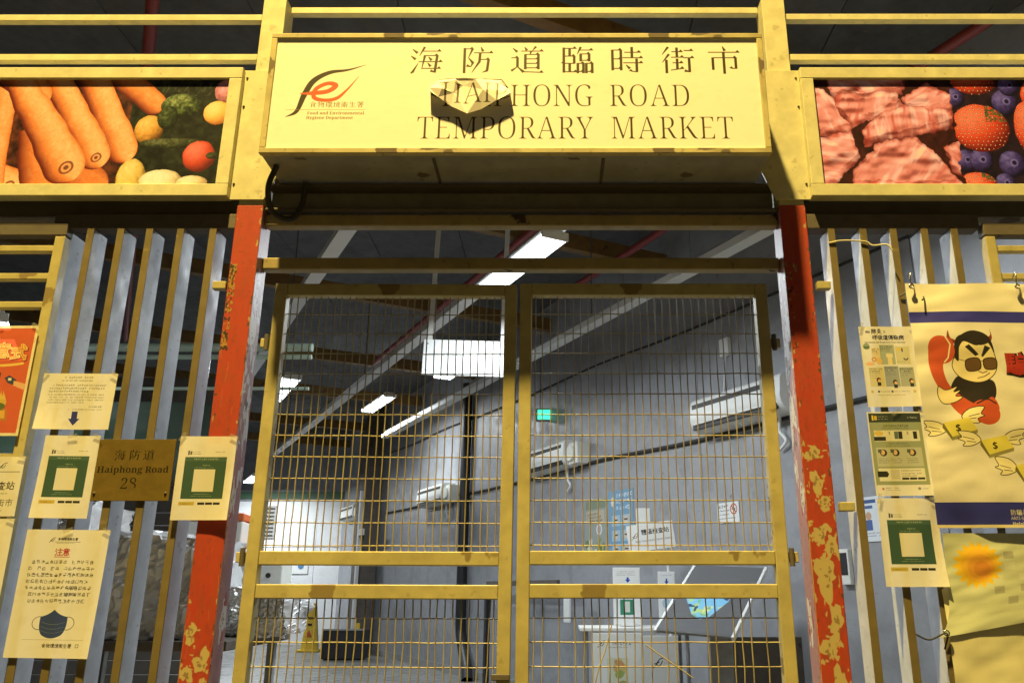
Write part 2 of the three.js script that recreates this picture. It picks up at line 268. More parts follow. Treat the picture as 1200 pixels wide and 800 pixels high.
post(.905, 'red painted steel post with many bare ochre patches', [[40, 2050, 34, 22], [45, 1950, 26, 40], [64, 1880, 26, 26], [46, 1780, 34, 34], [74, 1740, 20, 44], [44, 1640, 44, 66], [66, 1500, 26, 60], [36, 1420, 26, 44], [60, 1300, 30, 60], [40, 2740, 5, 14]], 26, 223, -1);

// ---------------------------------------------------------------- gate leaves
const wireRnd = rng(77);
function wireGeo(len, wob) { const pts = []; const n = Math.max(3, Math.round(len / .075)); for (let i = 0; i <= n; i++) pts.push([(wireRnd() - .5) * wob, -len / 2 + len * i / n, (i % 2 ? 1 : -1) * .0011]); return metres(tube(pts, .0023, n * 2, 5), 1, wireRnd(), wireRnd()); }
const upWires = [...Array(6)].map(() => wireGeo(.93, .0022)), lowWires = [...Array(6)].map(() => wireGeo(1.02, .003)), acrossWires = [...Array(6)].map(() => wireGeo(.83, .002).rotateZ(Math.PI / 2));
function gateLeaf(x0, x1, label, tilt, right) {
  const w = x1 - x0, t = thing('gate_leaf', label, 'gate', [x0, 0, 0], 'mesh gate leaves'); t.rotation.z = tilt;
  const S = .045, y0 = .5, y1 = 2.7;
  for (const x of [S / 2, w - S / 2]) mesh('stile', box(S, y1 - y0, S, .004, x * 2.3 + w, x * 1.3 + w * 3), M.gate, t, x, (y0 + y1) / 2, -S / 2);
  for (const y of [y1 - S / 2, 1.7025, 1.594, y0 + S / 2]) mesh('rail', box(w - 2 * S, .047, S - .004, .004, y * 1.7 + w, y * .9), M.gate, t, w / 2, y, -S / 2);
  const iw = w - 2 * S, zc = -S / 2 - .004;
  for (let i = 0; i < 30; i++) {
    const x = S + iw * (i + .5) / 30 + (wireRnd() - .5) * .003;
    const a = mesh('wire', upWires[i * 7 % 6], M.wire, t, x, 2.191, zc + .0021); a.rotation.z = (wireRnd() - .5) * .006;
    const gone = right ? [2, 4, 15, 18, 19, 20, 23, 27, 29].includes(i) : false;
    if (!gone) { const b = mesh('wire', lowWires[i * 5 % 6], M.wire, t, x, 1.06, zc + .0021); b.rotation.z = (wireRnd() - .5) * (right ? .02 : .008); if (!right && i === 28) b.rotation.z = -.03; }
  }
  for (let k = 0; k < 12; k++) mesh('wire', acrossWires[k * 5 % 6], M.wire, t, w / 2, 1.745 + k * .0765, zc - .0021).scale.x = iw / .83;
  for (let k = 0; k < 13; k++) mesh('wire', acrossWires[(k * 5 + 2) % 6], M.wire, t, w / 2, 1.508 - k * .0765, zc - .0021).scale.x = iw / .83;
  if (right) for (const q of [[[.32, 1.49], [.30, 1.42], [.27, 1.34], [.24, 1.22]], [[.43, 1.425], [.49, 1.385], [.58, 1.325]], [[.595, 1.31], [.64, 1.275], [.70, 1.25]]])
    mesh('bent_wire', metres(tube(q.map(([x, y], i) => [x, y, .004 + .004 * i]), .0022, 12, 5)), M.wire, t);
  const hx = right ? w + .012 : -.012;
  for (const y of [2.47, 1.705, .75]) { mesh('hinge', box(.05, .035, .02, .003), M.gate, t, hx, y, -.02); mesh('hinge_pin', cyl(.009, .009, .06, 12), M.dark, t, hx, y, -.005); }
  if (!right) mesh('latch', box(.06, .02, .012, .003), M.dark, t, w - .03, 1.33, .009);
  return t;
}
gateLeaf(-1.06, -.152, 'yellow wire mesh gate leaf with straight wires, hung on the post near the address plate', -.004, false);
gateLeaf(-.130, .797, 'yellow wire mesh gate leaf with broken and bent wires in its lower panel', 0, true);

// header tubes and lintel over the gate
for (const [y, z, label] of [[2.95, .0, 'dull yellow steel tube under the grey lintel of the gate'], [2.782, -.025, 'chipped yellow steel tube right above the gate leaves']])
  tag(mesh('header_tube', box(1.963, .048, .048, .006, y * 1.3, y * 2.9), M.tube, null, -.1275, y, z), label, 'tube', 'steel tubes above the gate');
{
  const t = thing('gate_lintel', 'grey steel channel lintel under the name sign', 'beam', [-.1275, 0, 0]);
  mesh('web', box(1.962, .104, .012, .002), M.steel, t, 0, 3.04, -.03);
  mesh('flange', box(1.962, .010, .075, .002), M.dark, t, 0, 2.988, .005);
  mesh('flange', box(1.962, .010, .075, .002), M.dark, t, 0, 3.09, .005);
}
// upper rails
for (const [x, w, y, z, label] of [[-.1275, 1.963, 3.93, -.02, 'thin yellow rail above the name sign'], [-2.21, 1.996, 3.862, .02, 'upper yellow rail above the vegetable picture'], [-2.21, 1.996, 3.67, .02, 'lower yellow rail just above the vegetable picture'], [1.955, 1.996, 3.866, .02, 'upper yellow rail above the meat picture'], [1.955, 1.996, 3.67, .02, 'lower yellow rail just above the meat picture']])
  tag(mesh('upper_rail', box(w, .03, .03, .003, x * .7 + y * 1.9, y * 2.1), M.cream, null, x, y, z), label, 'rail', 'rails above the fascia');

// ---------------------------------------------------------------- boards beside the name sign
const boardPts = [[-.075, -.285], [.06, -.285], [.075, -.25], [.105, -.17], [.105, .285], [-.075, .285]];
for (const [x, s, label] of [[-1.17, 1, 'cream metal cover plate between the vegetable picture and the sign'], [.905, -1, 'cream metal cover plate between the meat picture and the sign']]) {
  const t = thing('cover_plate', label, 'plate', [x, 3.305, .05], 'cover plates beside the name sign');
  mesh('sheet', prism(boardPts.map(([u, v]) => [u * s, v]), .006, .001), M.cream, t);
  for (const v of [-.22, .12, .25]) mesh('rivet', new THREE.SphereGeometry(.005, 10, 6), M.dark, t, -.06 * s, v, .007);
}

// ---------------------------------------------------------------- name sign
{
  const W = 1.85, H = .51, cx = -.142, cy = 3.355;
  const t = thing('name_sign', 'long cream box sign with the market name over the gate', 'sign', [cx, cy, 0]);
  const at = (X, Y) => [(X - cx + W / 2) * 1000, (cy + H / 2 - Y) * 1000];
  const face = print(1850, 510, 1.1, (c) => {
    rect(c, 0, 0, 1850, 510, '#f5f2e8');
    const r = rng(5); for (let i = 0; i < 500; i++) { c.globalAlpha = .05; blob(c, r, r() * 1850, r() * 510, 4 + r() * 30, 3 + r() * 14, '#cfc9b4'); } c.globalAlpha = 1;
    for (let i = 0; i < 60; i++) blob(c, r, r() * 1850, 490 + r() * 20, 2 + r() * 14, 1 + r() * 3, '#b7a878');
    const GOLD = css(.055, .038, .014);
    c.fillStyle = GOLD;
    [-.482, -.294, -.105, .083, .268, .46, .634].forEach((X, i) => { const [x, y] = at(X, 3.556); han(c, '海防道臨時街市'[i], x - 61, y, 122, 1); });
    for (const [s, X0, X1, Y] of [['HAIPHONG', -.42, .143, 3.296], ['ROAD', .198, .504, 3.296], ['TEMPORARY', -.505, .142, 3.16], ['MARKET', .201, .655, 3.16]]) {
      const [x, y] = at(X0, Y), w = (X1 - X0) * 1000; c.font = '131px serif'; c.textAlign = 'left'; c.textBaseline = 'alphabetic';
      const ls = [...s].map((q) => c.measureText(q).width), k = .80, free = (w - ls.reduce((a, b) => a + b) * k) / (s.length - 1); let u = x;
      [...s].forEach((q, i) => { c.save(); c.translate(u, y); c.scale(k, 1); c.fillText(q, 0, 0); c.strokeStyle = '#f5f2e8'; c.lineWidth = 3.6; c.strokeText(q, 0, 0); c.restore(); u += ls[i] * k + free; });
    }
    // emblem: dark f and red e, each swelling and thinning along its stroke
    const swell = (pts, ws, f) => { const cv = new THREE.CatmullRomCurve3(pts.map(([X, Y]) => { const [x, y] = at(X, Y); return new THREE.Vector3(x, y, 0); })), n = 90, L = [], Q = []; for (let i = 0; i <= n; i++) { const p = cv.getPoint(i / n), d = cv.getTangent(i / n), s = i / n * (ws.length - 1), k = Math.min(ws.length - 2, s | 0), w = ws[k] + (ws[k + 1] - ws[k]) * (s - k); L.push([p.x - d.y * w, p.y + d.x * w]); Q.unshift([p.x + d.y * w, p.y - d.x * w]); } poly(c, [...L, ...Q], f); };
    swell([[-.985, 3.252], [-.950, 3.272], [-.925, 3.345], [-.895, 3.405], [-.840, 3.440], [-.770, 3.452], [-.705, 3.474]], [1, 7, 11, 11, 8, 4, .5], css(.06, .05, .03));
    swell([[-.940, 3.350], [-.895, 3.352], [-.835, 3.362], [-.812, 3.385], [-.838, 3.394], [-.885, 3.368], [-.888, 3.334], [-.850, 3.322], [-.805, 3.330], [-.770, 3.365], [-.728, 3.425]], [2, 9, 9, 10, 8, 8, 8, 7, 7, 4, .6], css(.66, .13, .06));
    c.fillStyle = css(.16, .12, .06);
    { const [x, y] = at(-.902, 3.316); hanRow(c, '食物環境衞生署', x, y, 25, 4, 1.1); rect(c, x - 85, y + 33, 290, 1.6, css(.35, .29, .16)); c.fillStyle = css(.16, .12, .06); words(c, 'Food and Environmental', x - 6, y + 54, 17, 'bold', 210); words(c, 'Hygiene Department', x - 8, y + 73, 17, 'bold', 172); }
  });
  const faceMat = new THREE.MeshPhysicalMaterial({ map: face, roughness: .34, clearcoat: .25, clearcoatRoughness: .3 });
  // the sheet, with the place where it is stove out cut away
  const hole = [[-.43, 3.411], [-.385, 3.416], [-.333, 3.418], [-.26, 3.415], [-.196, 3.411], [-.168, 3.37], [-.163, 3.338], [-.219, 3.318], [-.318, 3.305], [-.40, 3.318], [-.459, 3.345]].map(([x, y]) => [x - cx, y - cy]);
  const sh = new THREE.Shape([[-.903, -.233], [.903, -.233], [.903, .233], [-.903, .233]].map((p) => new THREE.Vector2(...p)));
  sh.holes.push(new THREE.Path(hole.map((p) => new THREE.Vector2(...p))));
  const own = (g) => { const p = g.attributes.position, uv = new Float32Array(p.count * 2); for (let i = 0; i < p.count; i++) { uv[2 * i] = p.getX(i) / W + .5; uv[2 * i + 1] = p.getY(i) / H + .5; } g.setAttribute('uv', new THREE.BufferAttribute(uv, 2)); return g; };
  mesh('face', own(new THREE.ExtrudeGeometry(sh, { depth: .003, bevelEnabled: false })), faceMat, t, 0, 0, .252);
  { // stove-out flap: crumpled top, lip that sticks out, torn edge under it
    const cols = 7, z0 = .253, grid = [
      [[-.452, 3.385, -.001], [-.43, 3.411, -.001], [-.37, 3.417, -.001], [-.333, 3.418, -.001], [-.27, 3.416, -.001], [-.196, 3.411, -.001], [-.172, 3.372, -.001]],
      [[-.458, 3.376, .012], [-.428, 3.386, .022], [-.366, 3.398, .017], [-.340, 3.386, -.002], [-.292, 3.399, .021], [-.205, 3.392, .009], [-.166, 3.360, .014]],
      [[-.461, 3.360, .026], [-.412, 3.352, .033], [-.372, 3.340, .020], [-.334, 3.345, .006], [-.262, 3.348, .032], [-.205, 3.350, .022], [-.162, 3.348, .026]],
      [[-.462, 3.345, .031], [-.425, 3.318, .029], [-.378, 3.284, .022], [-.318, 3.251, .026], [-.268, 3.270, .024], [-.212, 3.304, .029], [-.160, 3.336, .029]]];
    const lip = grid[3], under = [[-.459, 3.35], [-.42, 3.335], [-.37, 3.315], [-.318, 3.305], [-.27, 3.311], [-.21, 3.323], [-.163, 3.338]];
    const rows = grid.map((g) => g.map(([x, y, z]) => [x - cx, y - cy, z0 + z]));
    rows.push(lip.map(([x, y, z]) => [x - cx, y - cy + .005, z0 + z - .004]));
    rows.push(under.map(([x, y]) => [x - cx, y - cy + .004, .252]));
    const P = [], tri = (a, b, d) => P.push(...a, ...b, ...d);
    for (let j = 0; j + 1 < rows.length; j++) for (let i = 0; i + 1 < cols; i++) { const [a, b, d, e] = [rows[j][i], rows[j][i + 1], rows[j + 1][i], rows[j + 1][i + 1]]; if ((i + j) % 2) { tri(a, d, b); tri(b, d, e); } else { tri(a, d, e); tri(a, e, b); } }
    const g = new THREE.BufferGeometry(); g.setAttribute('position', new THREE.Float32BufferAttribute(P, 3)); g.computeVertexNormals(); own(g);
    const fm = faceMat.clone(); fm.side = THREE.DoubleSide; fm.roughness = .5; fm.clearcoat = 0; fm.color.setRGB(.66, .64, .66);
    mesh('crumpled_flap', g, fm, t);
  }
  const F = .022;
  mesh('trim', box(W, F, .024, .003), M.trim, t, 0, H / 2 - F / 2, .25); mesh('trim', box(W, F, .024, .003), M.trim, t, 0, -H / 2 + F / 2, .25);
  for (const s of [-1, 1]) mesh('trim', box(F, H - 2 * F, .0235, .003), M.trim, t, s * (W / 2 - F / 2), 0, .25);
  mesh('housing', box(W - .006, H - .006, .232, .003), M.steel, t, 0, 0, .119);
  for (const x of [-.3, .32]) mesh('seam_strip', box(.012, .004, .2, .001), M.dark, t, x, -H / 2 + .001, .12);
}
tag(mesh('sign_cable', tube([[-1.03, 3.1, .17], [-1.06, 3.02, .15], [-1.055, 2.95, .10], [-1.00, 2.935, .06], [-.965, 3.0, .045], [-.955, 3.09, .06]], .011, 40), M.rubber), 'loop of black cable hanging below the name sign', 'cable');

// ---------------------------------------------------------------- slat fences and ladder panels beside the gate
function slatFence(xs, label, lugs, x0, x1) {
  const t = thing('slat_fence', label, 'fence', [0, 0, 0], 'slat fences beside the gate'), geos = [0, 1, 2].map((k) => box(.026, 2.4, .092, .003, k * .31, k * .17)), strips = [0, 1, 2].map((k) => box(.0264, 2.4, .005, .001, k * .41, k * .23));
  xs.forEach((x, i) => { const s = mesh('slat', geos[i % 3], M.slat, t, x, 1.705, -.006 - (Math.abs(x) > 1.83 ? .034 : 0)); s.rotation.z = ((i * 7) % 5 - 2) * .0008; mesh('shaded_face_strip', strips[i % 3], M.ochre, s, 0, 0, .0475); });
  mesh('top_rail', box(x1 - x0, .06, .06, .003), M.dark, t, (x0 + x1) / 2, 2.936, .012);
  mesh('bottom_rail', box(x1 - x0, .06, .05, .003), M.dark, t, (x0 + x1) / 2, .475, -.006);
  for (const [x, y] of lugs) mesh('bracket', box(.05, .03, .03, .003), M.gate, t, x, y, .03);
  return t;
}
slatFence([-1.294, -1.415, -1.53, -1.642, -1.754, -1.862], 'fence of grey upright slats behind the pinned notices and address plate', [[-1.243, 2.677]], -1.90, -1.212);
slatFence([1.044, 1.166, 1.282, 1.397, 1.512], 'fence of grey upright slats partly covered by the cartoon banner', [[.998, 2.677], [1.0, 1.87]], .957, 1.61);
function ladder(x, s, label) {
  const t = thing('ladder_panel', label, 'fence', [0, 0, 0], 'rail panels at the ends of the fences');
  mesh('stile', box(.038, 2.37, .042, .003), M.gate, t, x, 1.685, .03);
  mesh('stile', box(.038, 2.37, .042, .003), M.gate, t, x + s * 1.3, 1.685, .03);
  for (let k = 0; k < 20; k++) mesh('rail', box(1.262, .025, .03, .003, .17 * (k % 5), .31 * (k % 4)), M.gate, t, x + s * .65, 2.824 - k * .112, .028);
  mesh('head_rail', box(1.34, .05, .042, .003), M.dark, t, x + s * .65, 2.90, .028);
}
ladder(-1.861, -1, 'yellow panel of horizontal rails behind the orange poster');
ladder(1.639, 1, 'yellow panel of horizontal rails above the cartoon banner');
for (const [x, w, label] of [[-2.2, 1.97, 'dark steel beam under the vegetable picture'], [1.94, 1.97, 'dark steel beam under the meat picture']])
  tag(mesh('fence_beam', box(w, .08, .07, .004), M.dark, null, x, 3.012, -.03), label, 'beam', 'dark beams over the fences');
tag(mesh('wire_tie', metres(tube([[1.03, 2.843, .046], [1.08, 2.852, .05], [1.166, 2.848, .05], [1.19, 2.83, .055], [1.235, 2.825, .075], [1.25, 2.80, .08]], .003, 30, 6)), plain(.62, .58, .42, .4)), 'pale wire tied around a fence slat', 'wire');
tag(mesh('cable_tie', tube([[1.27, 2.63, .05], [1.30, 2.645, .056], [1.34, 2.64, .055], [1.345, 2.615, .075], [1.33, 2.60, .09]], .003, 24, 6), M.black), 'black cable tie at the corner of the cartoon banner', 'cable tie');

// ---------------------------------------------------------------- printed fascia pictures
function glossy(tex, rough = .4) { return new THREE.MeshPhysicalMaterial({ map: tex, roughness: rough }); }
// printed photographs of food, worked out point by point: x, y are picture units, colours are the inks' tones under the street lamp
const n2 = (x, y, s, o = 3) => fbm(x / 64, y / 64, 64, s, o);
function photoPrint(w, h, f) {
  const d = new Uint8Array(w * h * 4), wl = [.93, .66, .18];
  for (let y = 0; y < h; y++) for (let x = 0; x < w; x++) { const c = f(x / w, 1 - y / h), i = (y * w + x) * 4; for (let k = 0; k < 3; k++) d[i + k] = 255 * toS(clamp(.8 * toL(clamp(c[k] / 255)) / wl[k], 0, .86)); d[i + 3] = 255; }
  const t = new THREE.DataTexture(d, w, h, THREE.RGBAFormat); t.colorSpace = THREE.SRGBColorSpace; t.magFilter = THREE.LinearFilter; t.minFilter = THREE.LinearMipmapLinearFilter; t.generateMipmaps = true; t.needsUpdate = true; return t;
}
function carrot(x0, y0, x1, y1, w0, w1, tip, tone = 1) {
  const L = Math.hypot(x1 - x0, y1 - y0), ux = (x1 - x0) / L, uy = (y1 - y0) / L, sd = x0 * 7 + y1 | 0;
  return (x, y) => {
    const t = (x - x0) * ux + (y - y0) * uy, q = -(x - x0) * uy + (y - y0) * ux + (n2(t / 16, 3, sd, 2) - .5) * 3, w = w0 + (w1 - w0) * clamp(t / L) - (t > L - w1 * .8 ? w1 * (1 - Math.sqrt(Math.max(0, 1 - Math.pow((t - L + w1 * .8) / w1, 2)))) : 0);
    if (t < 0 || t > L + w1 * .2 || Math.abs(q) > w) return null;
    const n = q / w, ring = n2(t * 1.1, q * .18 + 9, sd + 3, 2), fine = n2(t / 2, q / 2, sd + 5, 3), z = Math.sqrt(1 - n * n);
    let l = clamp(z * .78 - n * .34 - .02) * tone; l *= .92 + .16 * fine; if (ring > .7) l *= .9;
    let c = l < .55 ? mix([104, 30, 10], [232, 118, 36], l / .55) : mix([232, 118, 36], [255, 190, 92], (l - .55) / .45);
    c = mix(c, [255, 200, 110], .22 * step(.5, .72, n2(t / 6, q / 4, sd + 8, 2)) * l);
    if (tip) { const r = Math.hypot((t - L + w1 * .5) * 1.25, q) / w1; if (r < .34) c = mix(c, r < .12 ? [92, 44, 16] : r < .24 ? [232, 140, 60] : [110, 50, 20], .8); }
    return c;
  };
}
function orb(cx, cy, a, b, lit, mid, low, tex = .3, f) { const sd = cx + cy * 3 | 0; return (x, y) => { const u = (x - cx) / a, v = (y - cy) / b, r = u * u + v * v + (n2(x / 6, y / 6, sd) - .5) * .16; if (r > 1) return null; const z = Math.sqrt(1 - r), l = clamp(.1 + z * .55 - u * .25 - v * .35 + (n2(x / 3, y / 3, sd + 2) - .5) * tex); let c = l < .5 ? mix(low, mid, l * 2) : mix(mid, lit, l * 2 - 1); return f ? f(c, u, v, x, y) : c; }; }
const vegList = [carrot(-30, 200, 34, 222, 18, 24, 1), carrot(-10, 90, -2, 232, 17, 19, 0, .9), carrot(60, 180, 128, 226, 20, 24, 0, .62), carrot(34, 150, 62, 236, 16, 22, 0, .7), orb(172, 152, 17, 17, [250, 196, 84], [214, 136, 36], [90, 48, 12]), carrot(118, 80, 182, 128, 15, 14, 0, .8), carrot(84, 70, 152, 186, 17, 18), carrot(40, 74, 122, 192, 15, 19, 1), carrot(-6, 82, 44, 118, 19, 18, 0, .85), carrot(6, 92, 92, 206, 16, 26, 1),
  orb(160, 208, 17, 22, [250, 208, 96], [216, 162, 52], [110, 66, 22]), orb(206, 124, 24, 15, [150, 142, 60], [70, 74, 22], [16, 18, 6], 1.1), orb(192, 138, 12, 14, [96, 96, 36], [44, 48, 14], [14, 16, 6], .9), orb(205, 168, 42, 6, [110, 100, 44], [56, 54, 18], [20, 20, 8], .8), orb(258, 106, 15, 14, [240, 160, 120], [206, 110, 78], [110, 50, 34], .6), orb(249, 132, 16, 14, [255, 214, 106], [244, 168, 54], [176, 92, 24], .15), orb(235, 183, 19, 18, [250, 140, 84], [206, 62, 24], [96, 22, 10], .12), orb(250, 182, 7, 4, [90, 84, 34], [50, 48, 16], [24, 22, 8], 1), orb(195, 211, 25, 13, [252, 228, 144], [228, 188, 98], [130, 92, 40], .25), orb(231, 213, 18, 8, [250, 220, 130], [222, 176, 88], [130, 88, 40], .25)];
for (let k = 0; k < 8; k++) { const x = -60 - k * 44; vegList.unshift(carrot(x, 80 + (k % 3) * 8, x + 46 + (k % 2) * 16, 205 + (k % 2) * 12, 16, 22, k % 2)); }
const vegetables = photoPrint(1000, 256, (u, v) => {
  const x = 260 + (u - 1) * 1800 / 3.33, y = 92 + v * 460 / 3.72;
  for (let k = vegList.length - 1; k >= 0; k--) { const c = vegList[k](x, y); if (c) return c; }
  const g = n2(x / 7, y / 7, 5, 4), leaf = n2(x / 1.6 + y * .3, y / 7, 8, 2);
  return x > 148 ? mix([14, 14, 5], leaf > .6 && y < 112 ? [128, 120, 52] : [54, 54, 20], clamp(g * 1.5 - .4)) : mix([40, 14, 5], [120, 54, 18], clamp(g * 1.8 - .5));
});
const cuts = [[[975, 88], [1072, 88], [1066, 108], [980, 113]], [[950, 98], [972, 102], [1002, 136], [998, 152], [950, 160]], [[983, 108], [1058, 104], [1066, 122], [1000, 148], [985, 130]], [[1064, 112], [1096, 94], [1124, 106], [1124, 128], [1068, 128]], [[950, 162], [998, 150], [1005, 182], [972, 213], [950, 214]], [[1106, 170], [1126, 164], [1128, 208], [1112, 198]], [[1010, 150], [1036, 130], [1066, 121], [1124, 126], [1120, 148], [1040, 163], [1012, 171]], [[994, 196], [1030, 166], [1072, 157], [1100, 182], [1124, 218], [992, 218]]];
const cutEdges = cuts.map((p) => p.map((a, i) => { const b = p[(i + 1) % p.length], L = Math.hypot(b[0] - a[0], b[1] - a[1]); return [a[0], a[1], (b[0] - a[0]) / L, (b[1] - a[1]) / L, L]; }));
function insideCut(k, x, y) { let d = 1e9, inn = false; const e = cutEdges[k], p = cuts[k]; for (let i = 0, j = p.length - 1; i < p.length; j = i++) { if ((p[i][1] > y) !== (p[j][1] > y) && x < (p[j][0] - p[i][0]) * (y - p[i][1]) / (p[j][1] - p[i][1]) + p[i][0]) inn = !inn; const q = e[i], t = clamp((x - q[0]) * q[2] + (y - q[1]) * q[3], 0, q[4]); d = Math.min(d, Math.hypot(x - q[0] - q[2] * t, y - q[1] - q[3] * t)); } return inn ? d : -d; }
const berrySeeds = (c, u, v, x, y) => { const gx = x / 5.2, gy = y / 4.6, row = Math.floor(gy), fx = gx + (row % 2) * .5, du = fx - Math.floor(fx) - .5 + (hash(Math.floor(fx), row, 3) - .5) * .3, dv = gy - row - .5 + (hash(row, Math.floor(fx), 4) - .5) * .3, r = Math.hypot(du * 1.25, dv); if (u > .25 && v < -.25 && n2(x / 3, y / 1.5, 44, 2) > .46) return mix([40, 36, 10], [136, 122, 48], n2(x, y, 12, 2)); return r < .13 ? [252, 208, 112] : r < .3 ? mix(c, [110, 20, 8], .35) : c; };
const blue = (x, y, a) => orb(x, y, a, a * .96, [132, 108, 128], [62, 42, 66], [18, 8, 18], .4, (c, u, v) => { const r = Math.hypot(u - .15, v + .1); return r < .16 ? [30, 18, 28] : r < .3 ? mix(c, [140, 116, 136], .5) : c; });
const strawberry = (x, y, a, b) => orb(x, y, a, b, [255, 150, 84], [222, 66, 24], [104, 20, 8], .12, berrySeeds);
const fruitList = [blue(1128, 112, 12), blue(1188, 118, 16), blue(1196, 98, 13), blue(1130, 186, 13), blue(1148, 186, 14), blue(1184, 190, 16), blue(1172, 212, 12), blue(1206, 210, 12), strawberry(1154, 92, 28, 16), strawberry(1153, 148, 35, 28), strawberry(1140, 213, 22, 14), strawberry(1214, 148, 20, 32)];
for (let k = 0; k < 26; k++) { const x = 1236 + (k % 9) * 36 + hash(k, 1, 1) * 12, y = 104 + Math.floor(k / 9) * 44 + hash(k, 2, 1) * 14; fruitList.unshift(k % 3 ? blue(x, y, 16) : strawberry(x, y, 30, 25)); }
const meat = photoPrint(1000, 256, (u, v) => {
  let x = 958 + u * 1800 / 3.25, y = 90 + v * 460 / 3.72;
  if (x > 1118 + 10 * n2(x / 9, y / 9, 2, 2)) { for (let k = fruitList.length - 1; k >= 0; k--) { const c = fruitList[k](x, y); if (c) return c; } return mix([14, 6, 8], [54, 28, 24], n2(x / 9, y / 9, 6, 3)); }
  const wx = x + (n2(x / 8, y / 8, 21, 3) - .5) * 7, wy = y + (n2(x / 8, y / 8, 25, 3) - .5) * 7;
  for (let k = cuts.length - 1; k >= 0; k--) {
    const d = insideCut(k, wx, wy); if (d < 0) continue;
    const an = .5 + k * .7, fx = x * Math.cos(an) + y * Math.sin(an), fy = -x * Math.sin(an) + y * Math.cos(an);
    const fib = n2(fx / 24, fy / 4, k * 5 + 30, 3), fat = n2(fx / 30, fy / 8, k * 5 + 60, 3), e = 1.2, b0 = n2(x / 24, y / 13, k + 90, 2), b1 = n2((x - e) / 24, (y - e * 1.6) / 13, k + 90, 2);
    let l = clamp(.56 + (b0 - b1) * 2.6 + (fib - .5) * .26 - .16 * (insideCut(k, wx, wy - 7) < 0 ? -1 : 0) - .22 * (insideCut(k, wx, wy + 9) < 0 ? 1 : 0)); l *= .4 + .6 * clamp(d / 4.5);
    let c = l < .5 ? mix([96, 24, 12], [230, 126, 84], l * 2) : mix([230, 126, 84], [252, 178, 130], l * 2 - 1);
    if (fat > .56) c = mix(c, [255, 214, 164], clamp((fat - .56) * 7) * .55 * (.3 + l)); if (fat < .38) c = mix(c, [196, 66, 38], clamp((.38 - fat) * 6) * .6);
    return c;
  }
  return mix([30, 8, 4], [86, 28, 14], n2(x / 6, y / 6, 13, 3));
});
function fascia(x, tex, label) {
  const W = 1.9, H = .565, F = .05, t = thing('fascia_picture', label, 'sign', [x, 3.304, .03], 'food pictures beside the name sign');
  mesh('picture', new THREE.PlaneGeometry(W - 2 * F, H - 2 * F), glossy(tex), t, 0, 0, .042);
  mesh('backing', box(W - .02, H - .02, .03, .002), M.steel, t, 0, 0, .0);
  for (const s of [-1, 1]) { mesh('frame_bar', box(W, F, .05, .003), M.cream, t, 0, s * (H / 2 - F / 2), .03); mesh('frame_bar', box(F, H - 2 * F, .0495, .003), M.cream, t, s * (W / 2 - F / 2), 0, .03); }
}
fascia(-2.19, vegetables, 'framed picture of carrots and vegetables beside the name sign');
fascia(1.925, meat, 'framed picture of raw meat and strawberries beside the name sign');

// ---------------------------------------------------------------- notices, plate, banners
function paperMat(tex) { return new THREE.MeshPhysicalMaterial({ map: tex, roughness: .75, side: THREE.DoubleSide, transmission: .22, thickness: 0 }); }
function sheetGeo(w, h, bend, seed, nx = 14, ny = 18) {
  const g = new THREE.PlaneGeometry(w, h, nx, ny), p = g.attributes.position, r = rng(seed), a = r() * 6, b = r() * 6, cx = r() < .5 ? -1 : 1;
  for (let i = 0; i < p.count; i++) { const u = p.getX(i) / w, v = p.getY(i) / h; p.setZ(i, bend * (.55 * Math.sin(u * 5 + a) * Math.cos(v * 2 + b) + .5 * Math.sin(u * 9 - v * 3 + b) * .4 + Math.pow(Math.max(0, cx * u + .1 - v * .9 - .3), 2) * 6)); }
  g.computeVertexNormals(); return g;
}
const tapeGeo = new THREE.PlaneGeometry(.034, .012), tapeMat = new THREE.MeshPhysicalMaterial({ color: new THREE.Color().setRGB(.8, .78, .7), roughness: .25, transmission: .85, thickness: 0, side: THREE.DoubleSide });
function notice(name, label, cat, x0, x1, y0, y1, z, tex, { bend = .003, seed = 1, turn = 0, group = 'paper notices on the fence' } = {}) {
  const o = mesh(name, sheetGeo(x1 - x0, y1 - y0, bend, seed), paperMat(tex), null, (x0 + x1) / 2, (y0 + y1) / 2, z); o.rotation.z = turn; const W = x1 - x0, H = y1 - y0; for (const [u, v, q] of [[-1, 1, .7], [1, 1, -.7], [0, 1, 0]].slice(seed % 2, 2 + seed % 2)) mesh('tape', tapeGeo, tapeMat, o, u * (W / 2 - .008), v * (H / 2 - .002), .0035 + bend * .8).rotation.z = q + seed * .05; return tag(o, label, cat, group);
}
const emblem = (c, x, y, s, f = '#222') => { c.strokeStyle = f; c.lineWidth = s * .09; c.beginPath(); c.moveTo(x, y + s); c.bezierCurveTo(x + s * .6, y + s * .9, x + s * .3, y + s * .1, x + s * 1.3, y); c.stroke(); c.beginPath(); c.moveTo(x + s * .2, y + s * .6); c.bezierCurveTo(x + s * .9, y + s * .5, x + s * .8, y + s * .2, x + s * .45, y + s * .6); c.bezierCurveTo(x + s * .6, y + s, x + s * .9, y + s * .8, x + s * 1.1, y + s * .3); c.stroke(); };
const aged = (c, w, h, seed) => { rect(c, 0, 0, w, h, PAPER); const r = rng(seed); c.globalAlpha = .06; for (let i = 0; i < 40; i++) blob(c, r, r() * w, r() * h, 5 + r() * 25, 5 + r() * 25, '#b8ae90'); c.globalAlpha = 1; };
